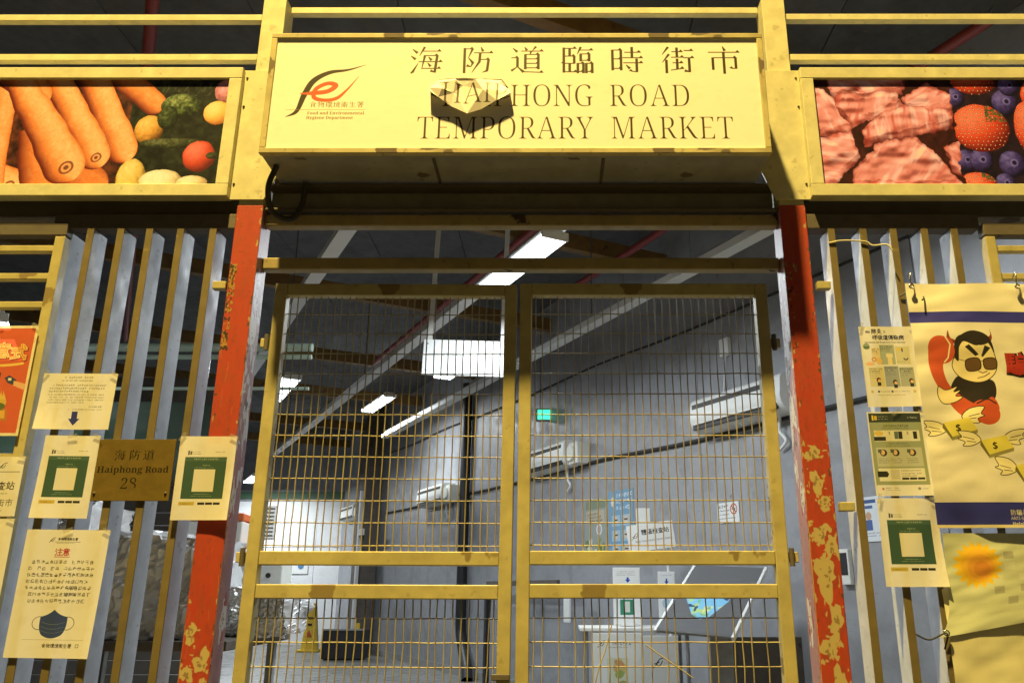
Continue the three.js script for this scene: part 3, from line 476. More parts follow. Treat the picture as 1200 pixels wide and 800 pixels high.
const green = print(200, 285, 2.2, (c, w, h) => {
  aged(c, w, h, 1); c.strokeStyle = '#333'; c.fillStyle = '#2b2b2b'; rect(c, 34, 50, 5, 15, '#3a3a30'); rect(c, 41, 52, 7, 12, '#6a6a58'); smallText(c, 52, 52, 30, 4, 3, .9, false); smallText(c, 52, 59, 30, 4, 4, .9, false); smallText(c, 130, 52, 36, 4, 5, .9, false);
  rect(c, 26, 72, 146, 142, css(.025, .085, .055)); rect(c, 26, 72, 146, 14, css(.05, .12, .085)); c.strokeStyle = '#c9cdb8'; smallText(c, 56, 76, 90, 6, 6); smallText(c, 78, 98, 40, 5, 7); smallText(c, 62, 106, 74, 3.5, 8, .9, false);
  rect(c, 62, 114, 74, 76, '#dedccb'); smallText(c, 70, 196, 60, 4, 9, .9, false); smallText(c, 60, 203, 80, 3.5, 10, .9, false);
  rect(c, 22, 224, 54, 12, css(.55, .42, .06)); c.strokeStyle = '#332'; smallText(c, 28, 228, 40, 4.5, 11, .9, false); for (let k = 0; k < 3; k++) rect(c, 88 + k * 27, 226, 24, 8, '#15140f');
});
const steps = print(200, 292, 2.2, (c, w, h) => {
  aged(c, w, h, 2); rect(c, 5, 5, 178, 250, css(.30, .34, .20)); rect(c, 5, 5, 178, 32, css(.02, .035, .03)); rect(c, 16, 12, 6, 18, '#e2c54a'); rect(c, 24, 14, 10, 15, '#cfae35'); c.strokeStyle = '#ddd'; smallText(c, 38, 14, 34, 5, 1, .9, false); smallText(c, 38, 23, 34, 5, 2, .9, false); smallText(c, 138, 18, 30, 6, 3); c.strokeStyle = '#242a18'; smallText(c, 52, 46, 90, 7, 4); smallText(c, 46, 56, 100, 4, 5, .9, false);
  rect(c, 18, 66, 154, 38, '#dcd9bd'); ell(c, 34, 76, 16, 9, '#d4b554'); rect(c, 16, 88, 40, 14, '#16180f'); c.fillStyle = '#222'; words(c, '1', 66, 80, 13, 'bold'); words(c, '2', 128, 80, 13, 'bold'); for (const [x, f] of [[86, css(.1, .14, .1)], [100, '#1c1c18'], [150, '#1c1c18']]) rect(c, x, 70, 13, 26, f);
  c.strokeStyle = '#444'; smallText(c, 62, 110, 70, 5, 6); smallText(c, 50, 118, 96, 4, 7, .9, false);
  rect(c, 18, 126, 154, 66, '#b9bba0'); for (const x of [42, 84, 140]) { ell(c, x, 144, 12, 12, '#1d1d18'); ell(c, x - 2, 143, 7, 9, '#d9b47c'); rect(c, x - 18, 132, 12, 12, css(.07, .1, .08)); smallText(c, x - 20, 162, 40, 4, x, .9, false); smallText(c, x - 20, 169, 40, 4, x + 1); smallText(c, x - 20, 176, 40, 4, x + 2, .9, false); }
  rect(c, 18, 198, 154, 44, '#dedbc0'); poly(c, [[14, 208], [46, 208], [52, 217], [46, 228], [14, 228]], '#16180f'); rect(c, 58, 202, 30, 34, '#c9c6ad'); smallText(c, 94, 204, 66, 4.5, 21); smallText(c, 94, 214, 66, 4.5, 22); smallText(c, 94, 222, 50, 4.5, 23); for (let k = 0; k < 3; k++) rect(c, 94 + k * 26, 230, 23, 7, '#16140f');
  ell(c, 26, 268, 4, 4, '#c0533a'); c.strokeStyle = '#555'; smallText(c, 34, 263, 44, 4.5, 31); smallText(c, 34, 270, 54, 3.5, 32, .9, false); ell(c, 146, 268, 5, 5, '#8d8a78'); smallText(c, 153, 266, 24, 4, 33, .9, false);
});
const pneumonia = print(205, 292, 2.4, (c, w, h) => {
  aged(c, w, h, 3); c.fillStyle = '#1c1a3a'; hanRow(c, '預防', 22, 16, 9, 0, 1, 11); hanRow(c, '肺炎', 44, 9, 18, 2, 1, 13); c.fillStyle = '#3a6a5a'; han(c, '及', 88, 15, 9, 1, 11); c.fillStyle = '#1c1a3a'; hanRow(c, '呼吸道傳染病', 46, 32, 18, 1.4, 1, 13);
  c.fillStyle = '#2a2a34'; words(c, 'Pneumonia and Respiratory Tract Infection', 16, 62, 8, 'bold', 148); ell(c, 20, 74, 12, 12, '#8d9a86'); rect(c, 10, 74, 20, 7, '#4b6a50');
  const cell = (x, y, W, H, f) => rect(c, x, y, W, H, f);
  cell(66, 68, 54, 72, '#a9b3a0'); cell(36, 80, 28, 40, '#e3d2a8'); cell(124, 74, 50, 66, '#cfcaa2'); cell(18, 150, 54, 70, '#d6cd9e'); cell(74, 146, 52, 74, '#9aa3a4'); cell(128, 150, 52, 70, '#a6ab9c');
  c.strokeStyle = '#22263a'; for (const [x, y, W] of [[68, 72, 46], [38, 82, 24], [20, 154, 46], [76, 150, 44], [130, 154, 46]]) { smallText(c, x, y, W, 6, x); smallText(c, x, y + 8, W * .8, 6, x + 1); }
  c.strokeStyle = '#556'; for (const [x, y, W] of [[68, 88, 40], [38, 98, 24], [126, 128, 40], [20, 170, 40], [20, 178, 34], [20, 186, 26], [76, 166, 44], [76, 174, 40], [130, 170, 44], [130, 178, 30]]) smallText(c, x, y, W, 4, y, .9, false);
  ell(c, 42, 122, 9, 9, '#c98a6a'); ell(c, 42, 122, 5, 5, '#e6cfa6'); ell(c, 60, 128, 11, 12, '#e8c47c'); ell(c, 26, 138, 16, 7, '#e8b98a'); rect(c, 88, 100, 24, 14, '#eadfb0'); rect(c, 92, 114, 16, 26, '#e8d79c'); c.strokeStyle = '#22304a'; c.lineWidth = 4; c.beginPath(); c.arc(158, 116, 7, .3, 2.8); c.stroke(); rect(c, 146, 80, 5, 14, '#2b3c66'); ell(c, 138, 84, 8, 6, '#e3c24a');
  for (const [x, y, hr] of [[50, 196, '#5a1f14'], [108, 204, '#3a2416'], [166, 200, '#4a2a18']]) { ell(c, x, y, 8, 9, hr); ell(c, x + 2, y + 3, 5.5, 6, '#e7bd88'); rect(c, x - 6, y + 8, 13, 13, '#1f2a30'); }
  c.fillStyle = '#333'; ell(c, 22, 238, 5, 5, '#c8b070'); rect(c, 42, 234, 7, 7, '#444'); rect(c, 90, 234, 7, 7, '#444'); c.strokeStyle = '#555'; smallText(c, 52, 235, 34, 5, 81); smallText(c, 100, 235, 60, 4, 82, .9, false); ell(c, 172, 238, 5, 5, '#c8b070'); smallText(c, 40, 248, 110, 3.5, 83, .9, false);
});
const arrowNote = print(262, 202, 2.0, (c, w, h) => {
  aged(c, w, h, 4); c.strokeStyle = '#3a362a'; smallText(c, 76, 12, 110, 7, 1); c.strokeStyle = '#2d2a22'; smallText(c, 70, 23, 120, 6, 2, .9, false);
  c.strokeStyle = '#4a463a'; smallText(c, 40, 40, 198, 7, 3); smallText(c, 28, 51, 210, 7, 4); smallText(c, 28, 62, 150, 7, 5); for (let k = 0; k < 4; k++) smallText(c, 28, 74 + k * 9.5, k === 3 ? 140 : 206, 6, 6 + k, .96, false); smallText(c, 178, 118, 50, 6, 12); smallText(c, 110, 128, 124, 5, 13, .95, false);
  poly(c, [[124, 138], [144, 138], [144, 164], [154, 164], [134, 188], [114, 164], [124, 164]], css(.012, .025, .24));
});
const maskNote = print(273, 402, 1.8, (c, w, h) => {
  aged(c, w, h, 5); emblem(c, 78, 26, 15); c.strokeStyle = '#222'; c.fillStyle = '#22201a'; hanRow(c, '食物環境衞生署', 106, 26, 9, .5, 1, 12); rect(c, 98, 39, 84, 1.2, '#444'); smallText(c, 104, 42, 70, 3, 1, .9, false);
  c.fillStyle = css(.40, .03, .05); hanRow(c, '注意', 104, 60, 24, 1, 1, 11); rect(c, 103, 87, 52, 2, css(.40, .03, .05));
  for (let k = 0; k < 7; k++) { c.strokeStyle = k === 2 ? '#1c1a16' : '#45412f'; smallText(c, k === 0 ? 34 : 26, 98 + k * 20.5, k === 0 || k === 6 ? 208 : 222, 13, 40 + k, .96); }
  c.fillStyle = '#1c1a16'; words(c, '5,000', 160, 190, 14, 'bold'); words(c, '10,000', 156, 211, 14, 'bold');
  c.strokeStyle = '#24262a'; c.lineWidth = 1.6; for (const s of [-1, 1]) { c.beginPath(); c.ellipse(140 + s * 46, 296, 22, 20, 0, 0, 7); c.stroke(); }
  c.fillStyle = css(.02, .05, .20); c.beginPath(); c.moveTo(96, 276); c.quadraticCurveTo(120, 272, 138, 254); c.quadraticCurveTo(156, 272, 184, 276); c.quadraticCurveTo(188, 316, 172, 332); c.quadraticCurveTo(140, 352, 108, 332); c.quadraticCurveTo(92, 316, 96, 276); c.fill(); c.strokeStyle = '#6b7680'; c.lineWidth = 1.3; for (const y of [292, 306, 318]) { c.beginPath(); c.moveTo(102, y); c.quadraticCurveTo(140, y + 16, 178, y); c.stroke(); }
  rect(c, 48, 346, 200, .8, '#8a8468'); c.fillStyle = '#3a362a'; hanRow(c, '食物環境衞生署', 116, 358, 13, 1, 1, 10); c.strokeStyle = '#3a362a'; c.lineWidth = 1.5; c.strokeRect(226, 360, 9, 9);
});
const stationNote = print(210, 205, 2.0, (c, w, h) => { aged(c, w, h, 6); emblem(c, 120, 22, 22); rect(c, 110, 52, 90, 2, '#333'); c.fillStyle = '#1d1b16'; hanRow(c, '體溫檢查站', 28, 86, 30, 3, 1, 9); c.strokeStyle = '#555'; smallText(c, 24, 124, 150, 6, 5, .95, false); c.fillStyle = '#6a6450'; han(c, '市', 168, 146, 26, 1, 9); hanRow(c, '街', 138, 146, 26, 2, 1, 9); smallText(c, 30, 182, 150, 6, 8, .9, false); });
const plainNote = print(210, 297, 1.4, (c, w, h) => { aged(c, w, h, 7); c.strokeStyle = '#555'; for (let k = 0; k < 9; k++) smallText(c, 22, 40 + k * 24, 140, 11, 90 + k, .95); });
const modePoster = print(290, 405, 1.7, (c, w, h) => {
  rect(c, 0, 0, w, h, '#e6dfbe'); rect(c, 10, 10, w - 20, h - 20, css(.62, .105, .04)); const r = rng(8); c.globalAlpha = .12; for (let i = 0; i < 40; i++) blob(c, r, r() * w, r() * h, 10 + r() * 20, 10 + r() * 20, css(.5, .07, .03)); c.globalAlpha = 1;
  for (const [f, s, o] of [[css(.25, .03, .015), 25, 3], [css(.80, .55, .12), 19, 0], [css(.66, .20, .05), 7, 0]]) { c.fillStyle = f; han(c, '式', 206 + o, 72 + o, 56, 1, s); c.fillStyle = f; han(c, '意', 146 + o, 66 + o, 56, 1, s * .9); han(c, '生', 84 + o, 60 + o, 56, 1, s); }
  c.strokeStyle = css(.80, .55, .12); c.lineWidth = 9; c.beginPath(); c.moveTo(90, 146); c.quadraticCurveTo(180, 156, 256, 142); c.stroke();
  rect(c, 150, 176, 34, 58, css(.03, .03, .03)); rect(c, 155, 182, 24, 34, css(.5, .36, .1)); poly(c, [[200, 196], [216, 186], [246, 204], [236, 222], [214, 214]], css(.03, .04, .09)); rect(c, 214, 196, 12, 10, '#ddd'); poly(c, [[236, 206], [280, 218], [278, 240], [236, 224]], css(.75, .42, .2));
  ell(c, 196, 286, 28, 22, css(.62, .42, .08)); for (let k = 0; k < 7; k++) poly(c, [[178 + k * 6, 274], [186 + k * 4, 250 - (k % 2) * 10], [190 + k * 5, 274]], css(.7, .5, .1)); poly(c, [[160, 312], [230, 308], [236, 350], [166, 356]], css(.45, .19, .03)); poly(c, [[168, 318], [224, 314], [228, 342], [172, 346]], css(.7, .4, .07)); ell(c, 196, 300, 26, 14, css(.10, .14, .03)); ell(c, 200, 374, 10, 12, css(.72, .5, .16));
});
notice('orange_poster', 'orange printed poster with yellow lettering on the rail panel', 'poster', -2.150, -1.866, 2.11, 2.512, .062, modePoster, { seed: 3 });
notice('arrow_notice', 'printed notice with a dark blue arrow pointing down', 'notice', -1.822, -1.560, 2.134, 2.336, .052, arrowNote, { seed: 4, turn: -.006 });
notice('code_notice', 'notice with a green square between the arrow notice and the mask notice', 'notice', -1.775, -1.583, 1.83, 2.112, .054, green, { seed: 5, turn: -.01 });
notice('code_notice', 'notice with a green square taped half over the red post', 'notice', -1.298, -1.103, 1.823, 2.108, .062, green, { seed: 6 });
notice('mask_notice', 'large notice with a picture of a dark face mask', 'notice', -1.780, -1.500, 1.388, 1.792, .053, maskNote, { seed: 7, turn: -.012 });
notice('station_notice', 'notice about the temperature check station under the orange poster', 'notice', -2.030, -1.826, 1.836, 2.038, .060, stationNote, { seed: 8 });
notice('plain_notice', 'notice with lines of text beside the face mask notice', 'notice', -2.030, -1.824, 1.53, 1.828, .059, plainNote, { seed: 9 });
notice('health_notice', 'health notice with small coloured pictures at the top of its column', 'notice', 1.104, 1.308, 2.215, 2.512, .052, pneumonia, { seed: 10, turn: .01 });
notice('steps_notice', 'green notice showing numbered steps between two other notices', 'notice', 1.098, 1.302, 1.905, 2.197, .052, steps, { seed: 11, turn: .006 });
notice('code_notice', 'notice with a green square at the bottom of a column of three', 'notice', 1.097, 1.299, 1.608, 1.897, .054, green, { seed: 12, bend: .006 });

{ // brass address plate
  const W = 270, H = 212, t = thing('address_plate', 'tarnished brass address plate with the road name and number', 'plate', [-1.452, 1.994, .048]);
  const tex = print(W, H, 2.6, (c) => {
    rect(c, 0, 0, W, H, css(.24, .17, .04)); const r = rng(15); for (let i = 0; i < 160; i++) { c.globalAlpha = .12; blob(c, r, r() * W, r() * H, 5 + r() * 30, 4 + r() * 22, r() < .5 ? css(.15, .105, .03) : css(.30, .21, .06)); } c.globalAlpha = 1;
    c.fillStyle = css(.03, .024, .012); [...'海防道'].forEach((q, i) => han(c, q, 62 + i * 50, 36, 38, 1.25)); words(c, 'Haiphong Road', 8, 116, 31, 'bold', 250); c.font = '52px serif'; c.fillText('28', 96, 172, 90);
    rect(c, 36, 102, 5, 6, css(.22, .155, .04)); poly(c, [[128, 148], [140, 156], [150, 178], [126, 178], [122, 160]], css(.22, .155, .04));
  });
  mesh('plate', box(.27, .212, .004, .001), M.dark, t, 0, 0, 0);
  mesh('engraved_face', new THREE.PlaneGeometry(.268, .21), new THREE.MeshStandardMaterial({ map: tex, metalness: .55, roughness: .48 }), t, 0, 0, .0035);
  for (const x of [-.122, .122]) mesh('screw', new THREE.SphereGeometry(.005, 10, 6), M.dark, t, x, -.08, .003);
}
function clothGeo(w, h, amp, seed, nx = 60, ny = 80, shape) {
  const g = new THREE.PlaneGeometry(w, h, nx, ny), p = g.attributes.position;
  for (let i = 0; i < p.count; i++) {
    const u = p.getX(i) / w + .5, v = p.getY(i) / h + .5;
    const f = fbm(u * .9, v * .9, 3, seed, 3) - .5, q = fbm(u * .35 + v * .25, v * .6 - u * .2 + 1, 9, seed + 5, 3) - .5;
    p.setZ(i, amp * (f * 1.6 + Math.abs(q) * 1.2) + amp * .5 * Math.sin(u * 9 + 3 * f));
    if (shape) { const [dx, dy] = shape(u, v); p.setX(i, p.getX(i) + dx); p.setY(i, p.getY(i) + dy); }
  }
  g.computeVertexNormals(); return g;
}
const cloth = (tex) => new THREE.MeshPhysicalMaterial({ map: tex, roughness: .5, side: THREE.DoubleSide });
{
  const W = 1000, H = 876;
  const tex = print(W, H, 1.5, (c) => {
    rect(c, 0, 0, W, H, '#dcd9cf'); rect(c, 0, 0, W, 112, '#e9e6d6'); rect(c, 0, 112, W, 42, css(.035, .04, .36)); 
    const r = rng(31); c.strokeStyle = '#e8e2cf'; c.lineWidth = 7; c.globalAlpha = .3; for (const [x, y] of [[330, 330], [120, 720], [560, 560]]) for (let k = 1; k < 5; k++) { c.beginPath(); c.arc(x, y, k * 34, 0, 7); c.stroke(); } c.globalAlpha = 1;
    rect(c, 0, 792, W, 84, css(.03, .035, .30)); rect(c, 0, 866, W, 10, '#d8cfae');
    const F = (x, y) => [(x - 1062 - .144 * (y - 331)) * 3.02, (y - 331) * 3.08];
    const line = (pts, w, f) => { c.strokeStyle = f; c.lineWidth = w; c.beginPath(); pts.map(([x, y]) => F(x, y)).forEach(([x, y], i) => c[i ? 'lineTo' : 'moveTo'](x, y)); c.stroke(); };
    const curve = (pts, f, edge) => { const q = new THREE.CatmullRomCurve3(pts.map(([x, y]) => new THREE.Vector3(...F(x, y), 0)), true).getPoints(90).map((p) => [p.x, p.y]); poly(c, q, f); if (edge) { c.strokeStyle = '#1a1410'; c.lineWidth = edge; c.stroke(); } };
    const RED = css(.52, .085, .035), BLK = css(.022, .018, .018), SKIN = '#e4d7a8';
    // a cartoon telephone swindler with horns
    curve([[1124, 446], [1150, 448], [1166, 452], [1168, 470], [1156, 482], [1132, 482], [1116, 470]], BLK);
    curve([[1112, 391], [1115, 400], [1122, 404], [1116, 408], [1111, 400]], css(.22, .045, .03)); curve([[1162, 389], [1165, 400], [1160, 408], [1157, 402], [1163, 396]], css(.22, .045, .03));
    curve([[1120, 412], [1126, 398], [1142, 391], [1160, 398], [1168, 420], [1166, 424], [1140, 420], [1128, 424], [1126, 430], [1120, 428]], BLK);
    curve([[1124, 414], [1130, 404], [1146, 409], [1158, 404], [1168, 420], [1170, 438], [1160, 450], [1146, 453], [1126, 446], [1118, 434]], SKIN, 2.5);
    curve([[1122, 400], [1134, 395], [1150, 396], [1162, 404], [1150, 409], [1134, 402], [1126, 410], [1125, 428], [1121, 424]], BLK);
    poly(c, [[1132, 411], [1137, 408], [1149, 420], [1145, 422]].map(([x, y]) => F(x, y)), BLK); poly(c, [[1152, 422], [1156, 409], [1163, 412], [1154, 423]].map(([x, y]) => F(x, y)), BLK);
    curve([[1134, 427], [1149, 425], [1151, 437], [1136, 439]], css(.13, .07, .03), 3); curve([[1155, 426], [1169, 425], [1170, 436], [1157, 437]], css(.13, .07, .03), 3); line([[1119, 424], [1134, 428]], 2, '#3a2a1a'); line([[1150, 428], [1155, 428]], 2, '#3a2a1a'); line([[1149, 440], [1154, 442], [1159, 440]], 2.5, '#2a1a10'); line([[1148, 448], [1156, 446], [1162, 442]], 2.5, '#2a1a10');
    curve([[1090, 420], [1092, 404], [1104, 398], [1116, 402], [1120, 414], [1118, 426], [1108, 430], [1112, 452], [1130, 470], [1150, 480], [1164, 470], [1172, 484], [1162, 498], [1146, 500], [1128, 492], [1108, 468], [1094, 444]], RED);
    ell(c, ...F(1105, 414), 46, 52, RED, -.2); ell(c, ...F(1156, 488), 50, 44, RED, .3);
    line([[1109, 399], [1115, 408], [1113, 424], [1109, 429]], 5, '#e4dcc0'); line([[1146, 478], [1158, 472], [1168, 478]], 5, BLK);
    curve([[1102, 458], [1110, 462], [1124, 458], [1120, 464], [1128, 462], [1122, 469], [1130, 470], [1122, 476], [1108, 478], [1102, 470]], SKIN, 2.5);
    const wing = (x, y, s, k) => { curve([[x, y], [x + s * 8, y - 8 * k], [x + s * 26, y - 10 * k], [x + s * 22, y - 4], [x + s * 26, y - 2], [x + s * 18, y + 2], [x + s * 20, y + 6], [x + s * 10, y + 6]], '#e6dfb6', 2.5); line([[x + s * 8, y - 1], [x + s * 20, y - 4]], 2, '#241c10'); line([[x + s * 6, y + 2], [x + s * 16, y + 1]], 2, '#241c10'); };
    const note = (x, y) => { poly(c, [[x - 16, y - 4], [x + 12, y - 10], [x + 22, y + 4], [x - 6, y + 12]].map(([u, v]) => F(u, v)), '#d9cf62'); poly(c, [[x - 16, y - 4], [x - 6, y + 12], [x - 6, y + 16], [x - 17, y + 1]].map(([u, v]) => F(u, v)), '#6f6a3a'); poly(c, [[x - 6, y + 12], [x + 22, y + 4], [x + 22, y + 8], [x - 6, y + 16]].map(([u, v]) => F(u, v)), '#8f8a56'); const [u, v] = F(x + 1, y + 6); c.fillStyle = '#16130c'; words(c, '$', u - 10, v, 34, 'bold sans'); };
    wing(1112, 508, -1, 1); wing(1128, 494, 1, 1.2); note(1124, 504); wing(1150, 520, -1, 1); wing(1176, 518, 1, 1); note(1166, 524); wing(1192, 552, -1, 1.3); note(1206, 552);
    for (const [f, s, o] of [['#141010', 24, 4], [css(.40, .03, .02), 12, 0]]) { c.fillStyle = f; const [x, y] = F(1179, 418); han(c, '騙', x + o, y + o, 80, 1, s); han(c, '檢', x + 88 + o, y + 4 + o, 80, 1, s); }
    c.fillStyle = '#c9c5b4'; { const [x, y] = F(1182, 596); hanRow(c, '防騙易', x, y, 19, 2, 1, 10); words(c, 'ANTI-SCAM', x, y + 34, 14, 'sans'); words(c, 'Helpline', x + 2, y + 52, 16, 'bold sans'); }
  });
  const t = thing('cartoon_banner', 'cloth banner with a horned cartoon man holding a red telephone', 'banner', [1.785, 2.235, .075]);
  mesh('cloth', clothGeo(1.0, .876, .014, 5, 80, 80, (u, v) => [0, v > .99 ? -.006 * Math.abs(Math.sin(u * 9)) : 0]), cloth(tex), t);
  for (const x of [-.485, -.1, .3]) { mesh('grommet', new THREE.TorusGeometry(.008, .003, 6, 16), M.chrome, t, x, .42, .012); mesh('hook', tube([[x, .42, .008], [x, .46, .016], [x + .004, .475, .004], [x + .002, .46, -.01]], .0025, 14, 6), M.chrome, t); }
}
{
  const tex = print(900, 330, 1.3, (c) => {
    rect(c, 0, 0, 900, 330, css(.56, .61, .45)); const r = rng(41); c.globalAlpha = .8; for (let i = 0; i < 9; i++) for (let j = 0; j < 5; j++) if ((i * 3 + j * 5) % 7 < 4) rect(c, 150 + i * 44, 66 + j * 40, 34, 26, (i + j) % 2 ? css(.36, .37, .30) : css(.64, .67, .54)); c.globalAlpha = 1;
    const pts = []; for (let i = 0; i < 36; i++) { const a = i / 36 * 6.283, k = i % 2 ? 66 : 86; pts.push([106 + Math.cos(a) * k, 108 + Math.sin(a) * k * .95]); } poly(c, pts, css(.80, .52, .03)); ell(c, 108, 110, 58, 56, css(.80, .46, .04)); ell(c, 114, 116, 44, 42, css(.78, .38, .05)); ell(c, 118, 122, 28, 26, css(.74, .30, .05));
    c.strokeStyle = css(.5, .05, .03); c.lineWidth = 8; c.strokeRect(262, 128, 40, 46);
  });
  const t = thing('sun_banner', 'faded green banner with a printed yellow sun, tied under the cartoon banner', 'banner', [1.75, 1.615, .058]);
  mesh('cloth', clothGeo(.9, .33, .008, 15, 60, 30, (u, v) => [-.05 * Math.pow(1 - v, 6) * (1 - u), (1 - v) * u * .16]), cloth(tex), t);
  mesh('grommet', new THREE.TorusGeometry(.008, .003, 6, 16), M.chrome, t, -.482, -.15, .012);
  mesh('cord', tube([[-.58, -.155, .01], [-.54, -.17, .012], [-.482, -.15, .014], [-.49, -.2, 0]], .003, 20, 6), M.rubber, t);
  const low = print(800, 600, .6, (c) => { rect(c, 0, 0, 800, 600, css(.70, .68, .46)); const r = rng(43); c.globalAlpha = .3; for (let i = 0; i < 8; i++) rect(c, 40 + i * 90, 0, 50, 600, i % 2 ? css(.74, .72, .50) : css(.66, .63, .40)); c.globalAlpha = 1; ell(c, 330, 120, 26, 26, css(.6, .42, .06)); });
  tag(mesh('plain_banner', clothGeo(.8, .62, .012, 25, 50, 40), cloth(low), null, 1.682, 1.31, .046), 'plain yellow cloth hanging below the sun banner', 'banner');
}

// ---------------------------------------------------------------- inside the market hall: walls and roof
const QX = -2.16, QZ = -10.94, TURN = R(-62);
const onWall = (u, y, off = 0) => [QX + .4695 * u - .8829 * off, y, QZ + .8829 * u + .4695 * off];
{
  const t = thing('hall_wall', 'long pale grey panel wall inside the hall behind the gate', 'wall', onWall(4, 0, 0), null, TURN);
  for (let k = 0; k < 17; k++) mesh('panel', box(1.194, 4.7, .06, .003, k % 4 * .23, k % 3 * .31), M.wall, t, -9.2 + k * 1.2, 2.75, -.032);
  mesh('core', box(20.4, 4.8, .1, 0), M.grey, t, .4, 2.75, -.115);
  mesh('skirting', box(20.4, .1, .012, .002), M.steel, t, .4, FLOOR + .05, .006);
}
{
  const t = thing('end_wall', 'white panel wall at the far end of the hall', 'wall', [-7.4, 0, -16]);
  for (let k = 0; k < 5; k++) for (const [y, h] of [[.96, 1.02], [1.99, 1.02], [3.02, 1.02]]) mesh('panel', box(1.194, h, .06, .003, k * .2, y), M.white, t, -2.2 + k * 1.2, y, 0);
  mesh('upper_panel', box(6.1, 1.6, .06, .003), M.wall, t, 0, 4.34, 0);
  mesh('green_band', box(6.0, .16, .05, .003), plain(.05, .11, .06, .6), t, 0, 3.66, .05);
}
tag(mesh('side_wall', box(.15, 4.8, 17, 0), M.wall, null, -10.2, 2.75, -8.5), 'grey side wall at the far side of the stalls', 'wall');
tag(mesh('back_wall', box(2.0, 4.8, .15, 0), M.wall, null, -11, 2.75, -16.05), 'grey wall in the corner behind the stalls', 'wall');
for (const [x, w, y, h, label] of [[-6.6, 7.3, 1.5, 3.0, 'grey front wall beyond the vegetable picture'], [5.6, 5.3, 1.5, 3.0, 'grey front wall beyond the cartoon banner']])
  tag(mesh('front_wall', box(w, h + 1.1, .15, 0), M.wall, null, x, (h + 1.1) / 2, -.1), label, 'wall');
{
  const t = struct('roof', box(20.5, .12, 18.9, 0), M.roof, -1, 5.2, -9.35);  // unseen front edge lengthened to keep the street lamp off the stalls
  for (let k = 0; k < 22; k++) { const o = mesh('roof_panel', box(.93, .03, 18.4, .004, k % 3 * .3, k % 4 * .2), M.roof, t, -9.8 + k * .935, -.08, 0); o.castShadow = true; }
}
// rafters across the hall and red pipes
for (let k = 0; k < 8; k++) {
  const [x, z] = along(.5, -1.3, k * 2.5); if (z < -15) break;
  const o = mesh('rafter', box(9, .16, .09, .004, k % 3 * .3), M.rafter, null, x - .6, 4.82 - (k % 2) * .06, z + (k ? 0 : .2)); o.rotation.y = R(28);
  tag(o, 'ochre painted steel rafter under the hall roof', 'rafter', 'rafters under the hall roof');
}
for (const [x, z, y, L, label] of [[.75, -1.9, 4.62, 7, 'dark red pipe under the roof right above the gate'], [-1.75, .0, 4.66, 8, 'dark red pipe under the roof above the vegetable picture'], [2.4, -.9, 4.6, 5, 'dark red pipe under the roof above the meat picture']]) {
  const [a, b] = along(x, z, L / 2), o = mesh('roof_pipe', cyl(.035, .035, L, 14).rotateX(Math.PI / 2), M.pipeRed, null, a, y, b); o.rotation.y = R(28); tag(o, label, 'pipe', 'red pipes under the hall roof');
}
// cable trunking, hung from the roof, and the fluorescent lamps
function trunking(x, z, len, label) {
  const t = thing('lighting_trunking', label, 'trunking', [x, 3.9, z], 'lighting trunking in the hall', R(28));
  mesh('channel', box(.11, .06, len, .004), M.tray, t, 0, .03, -len / 2);
  mesh('lid', box(.05, .03, len, .003), M.steel, t, 0, .078, -len / 2);
  for (let k = .6; k < len; k += 2.4) mesh('hanger', cyl(.006, .006, 1.1, 8), M.dark, t, 0, .62, -k);
}
trunking(1.75, -1.56, 9.5, 'pale trunking nearest the grey panel wall');
trunking(.30, -1.60, 13, 'pale trunking that carries the bright lamp over the gate');
trunking(-.92, -1.25, 13.5, 'pale trunking farthest from the grey panel wall');
const GLOW = plain(1, 1, 1, .5, 0, { emissive: TUBE_COLOR, emissiveIntensity: 6 });
function lamp(x, z, label, power = 1, y = 3.87) {
  const t = thing('fluorescent_lamp', label, 'lamp', [x, y, z], 'fluorescent lamps in the hall', R(28));
  mesh('body', box(.14, .045, 1.24, .005), M.plastic, t, 0, -.005, 0);
  mesh('diffuser_lamp', box(.19, .03, 1.22, .012), GLOW, t, 0, -.043, 0);
  for (const e of [-1, 1]) mesh('end_cap', box(.2, .06, .02, .004), M.plastic, t, 0, -.03, e * .622);
  const l = new THREE.RectAreaLight(TUBE_COLOR, TUBE_NITS * .72 * power, .18, 1.18);
  l.position.set(x, y - .068, z); l.rotation.order = 'YXZ'; l.rotation.set(-Math.PI / 2, R(28), 0); l.castShadow = true; scene.add(l);
}
lamp(-.29, -2.62, 'lit fluorescent lamp hanging just behind the gate', 1.9);
lamp(-3.18, -6.35, 'lit fluorescent lamp above the stalls', 1.7);
lamp(-.9, -4.9, 'lit fluorescent lamp hidden behind the hanging white sign', .8, 3.78);
{ lamp(-6.4, -14.4, 'lit fluorescent lamp added to brighten the white end wall', 3); }  // added lamp, set close so the end wall turns bright
lamp(-2.75, -9.5, 'lit fluorescent lamp close to the panel wall by the black drain pipe', 2.2, 4.4);
lamp(-3.9, -2.6, 'lit fluorescent lamp above the foil covered stall', .5, 3.3);
lamp(2.1, -1.2, 'lit fluorescent lamp added out of view between the cartoon banner and the panel wall', .3);  // unseen lamp added for cool light on the slat sides

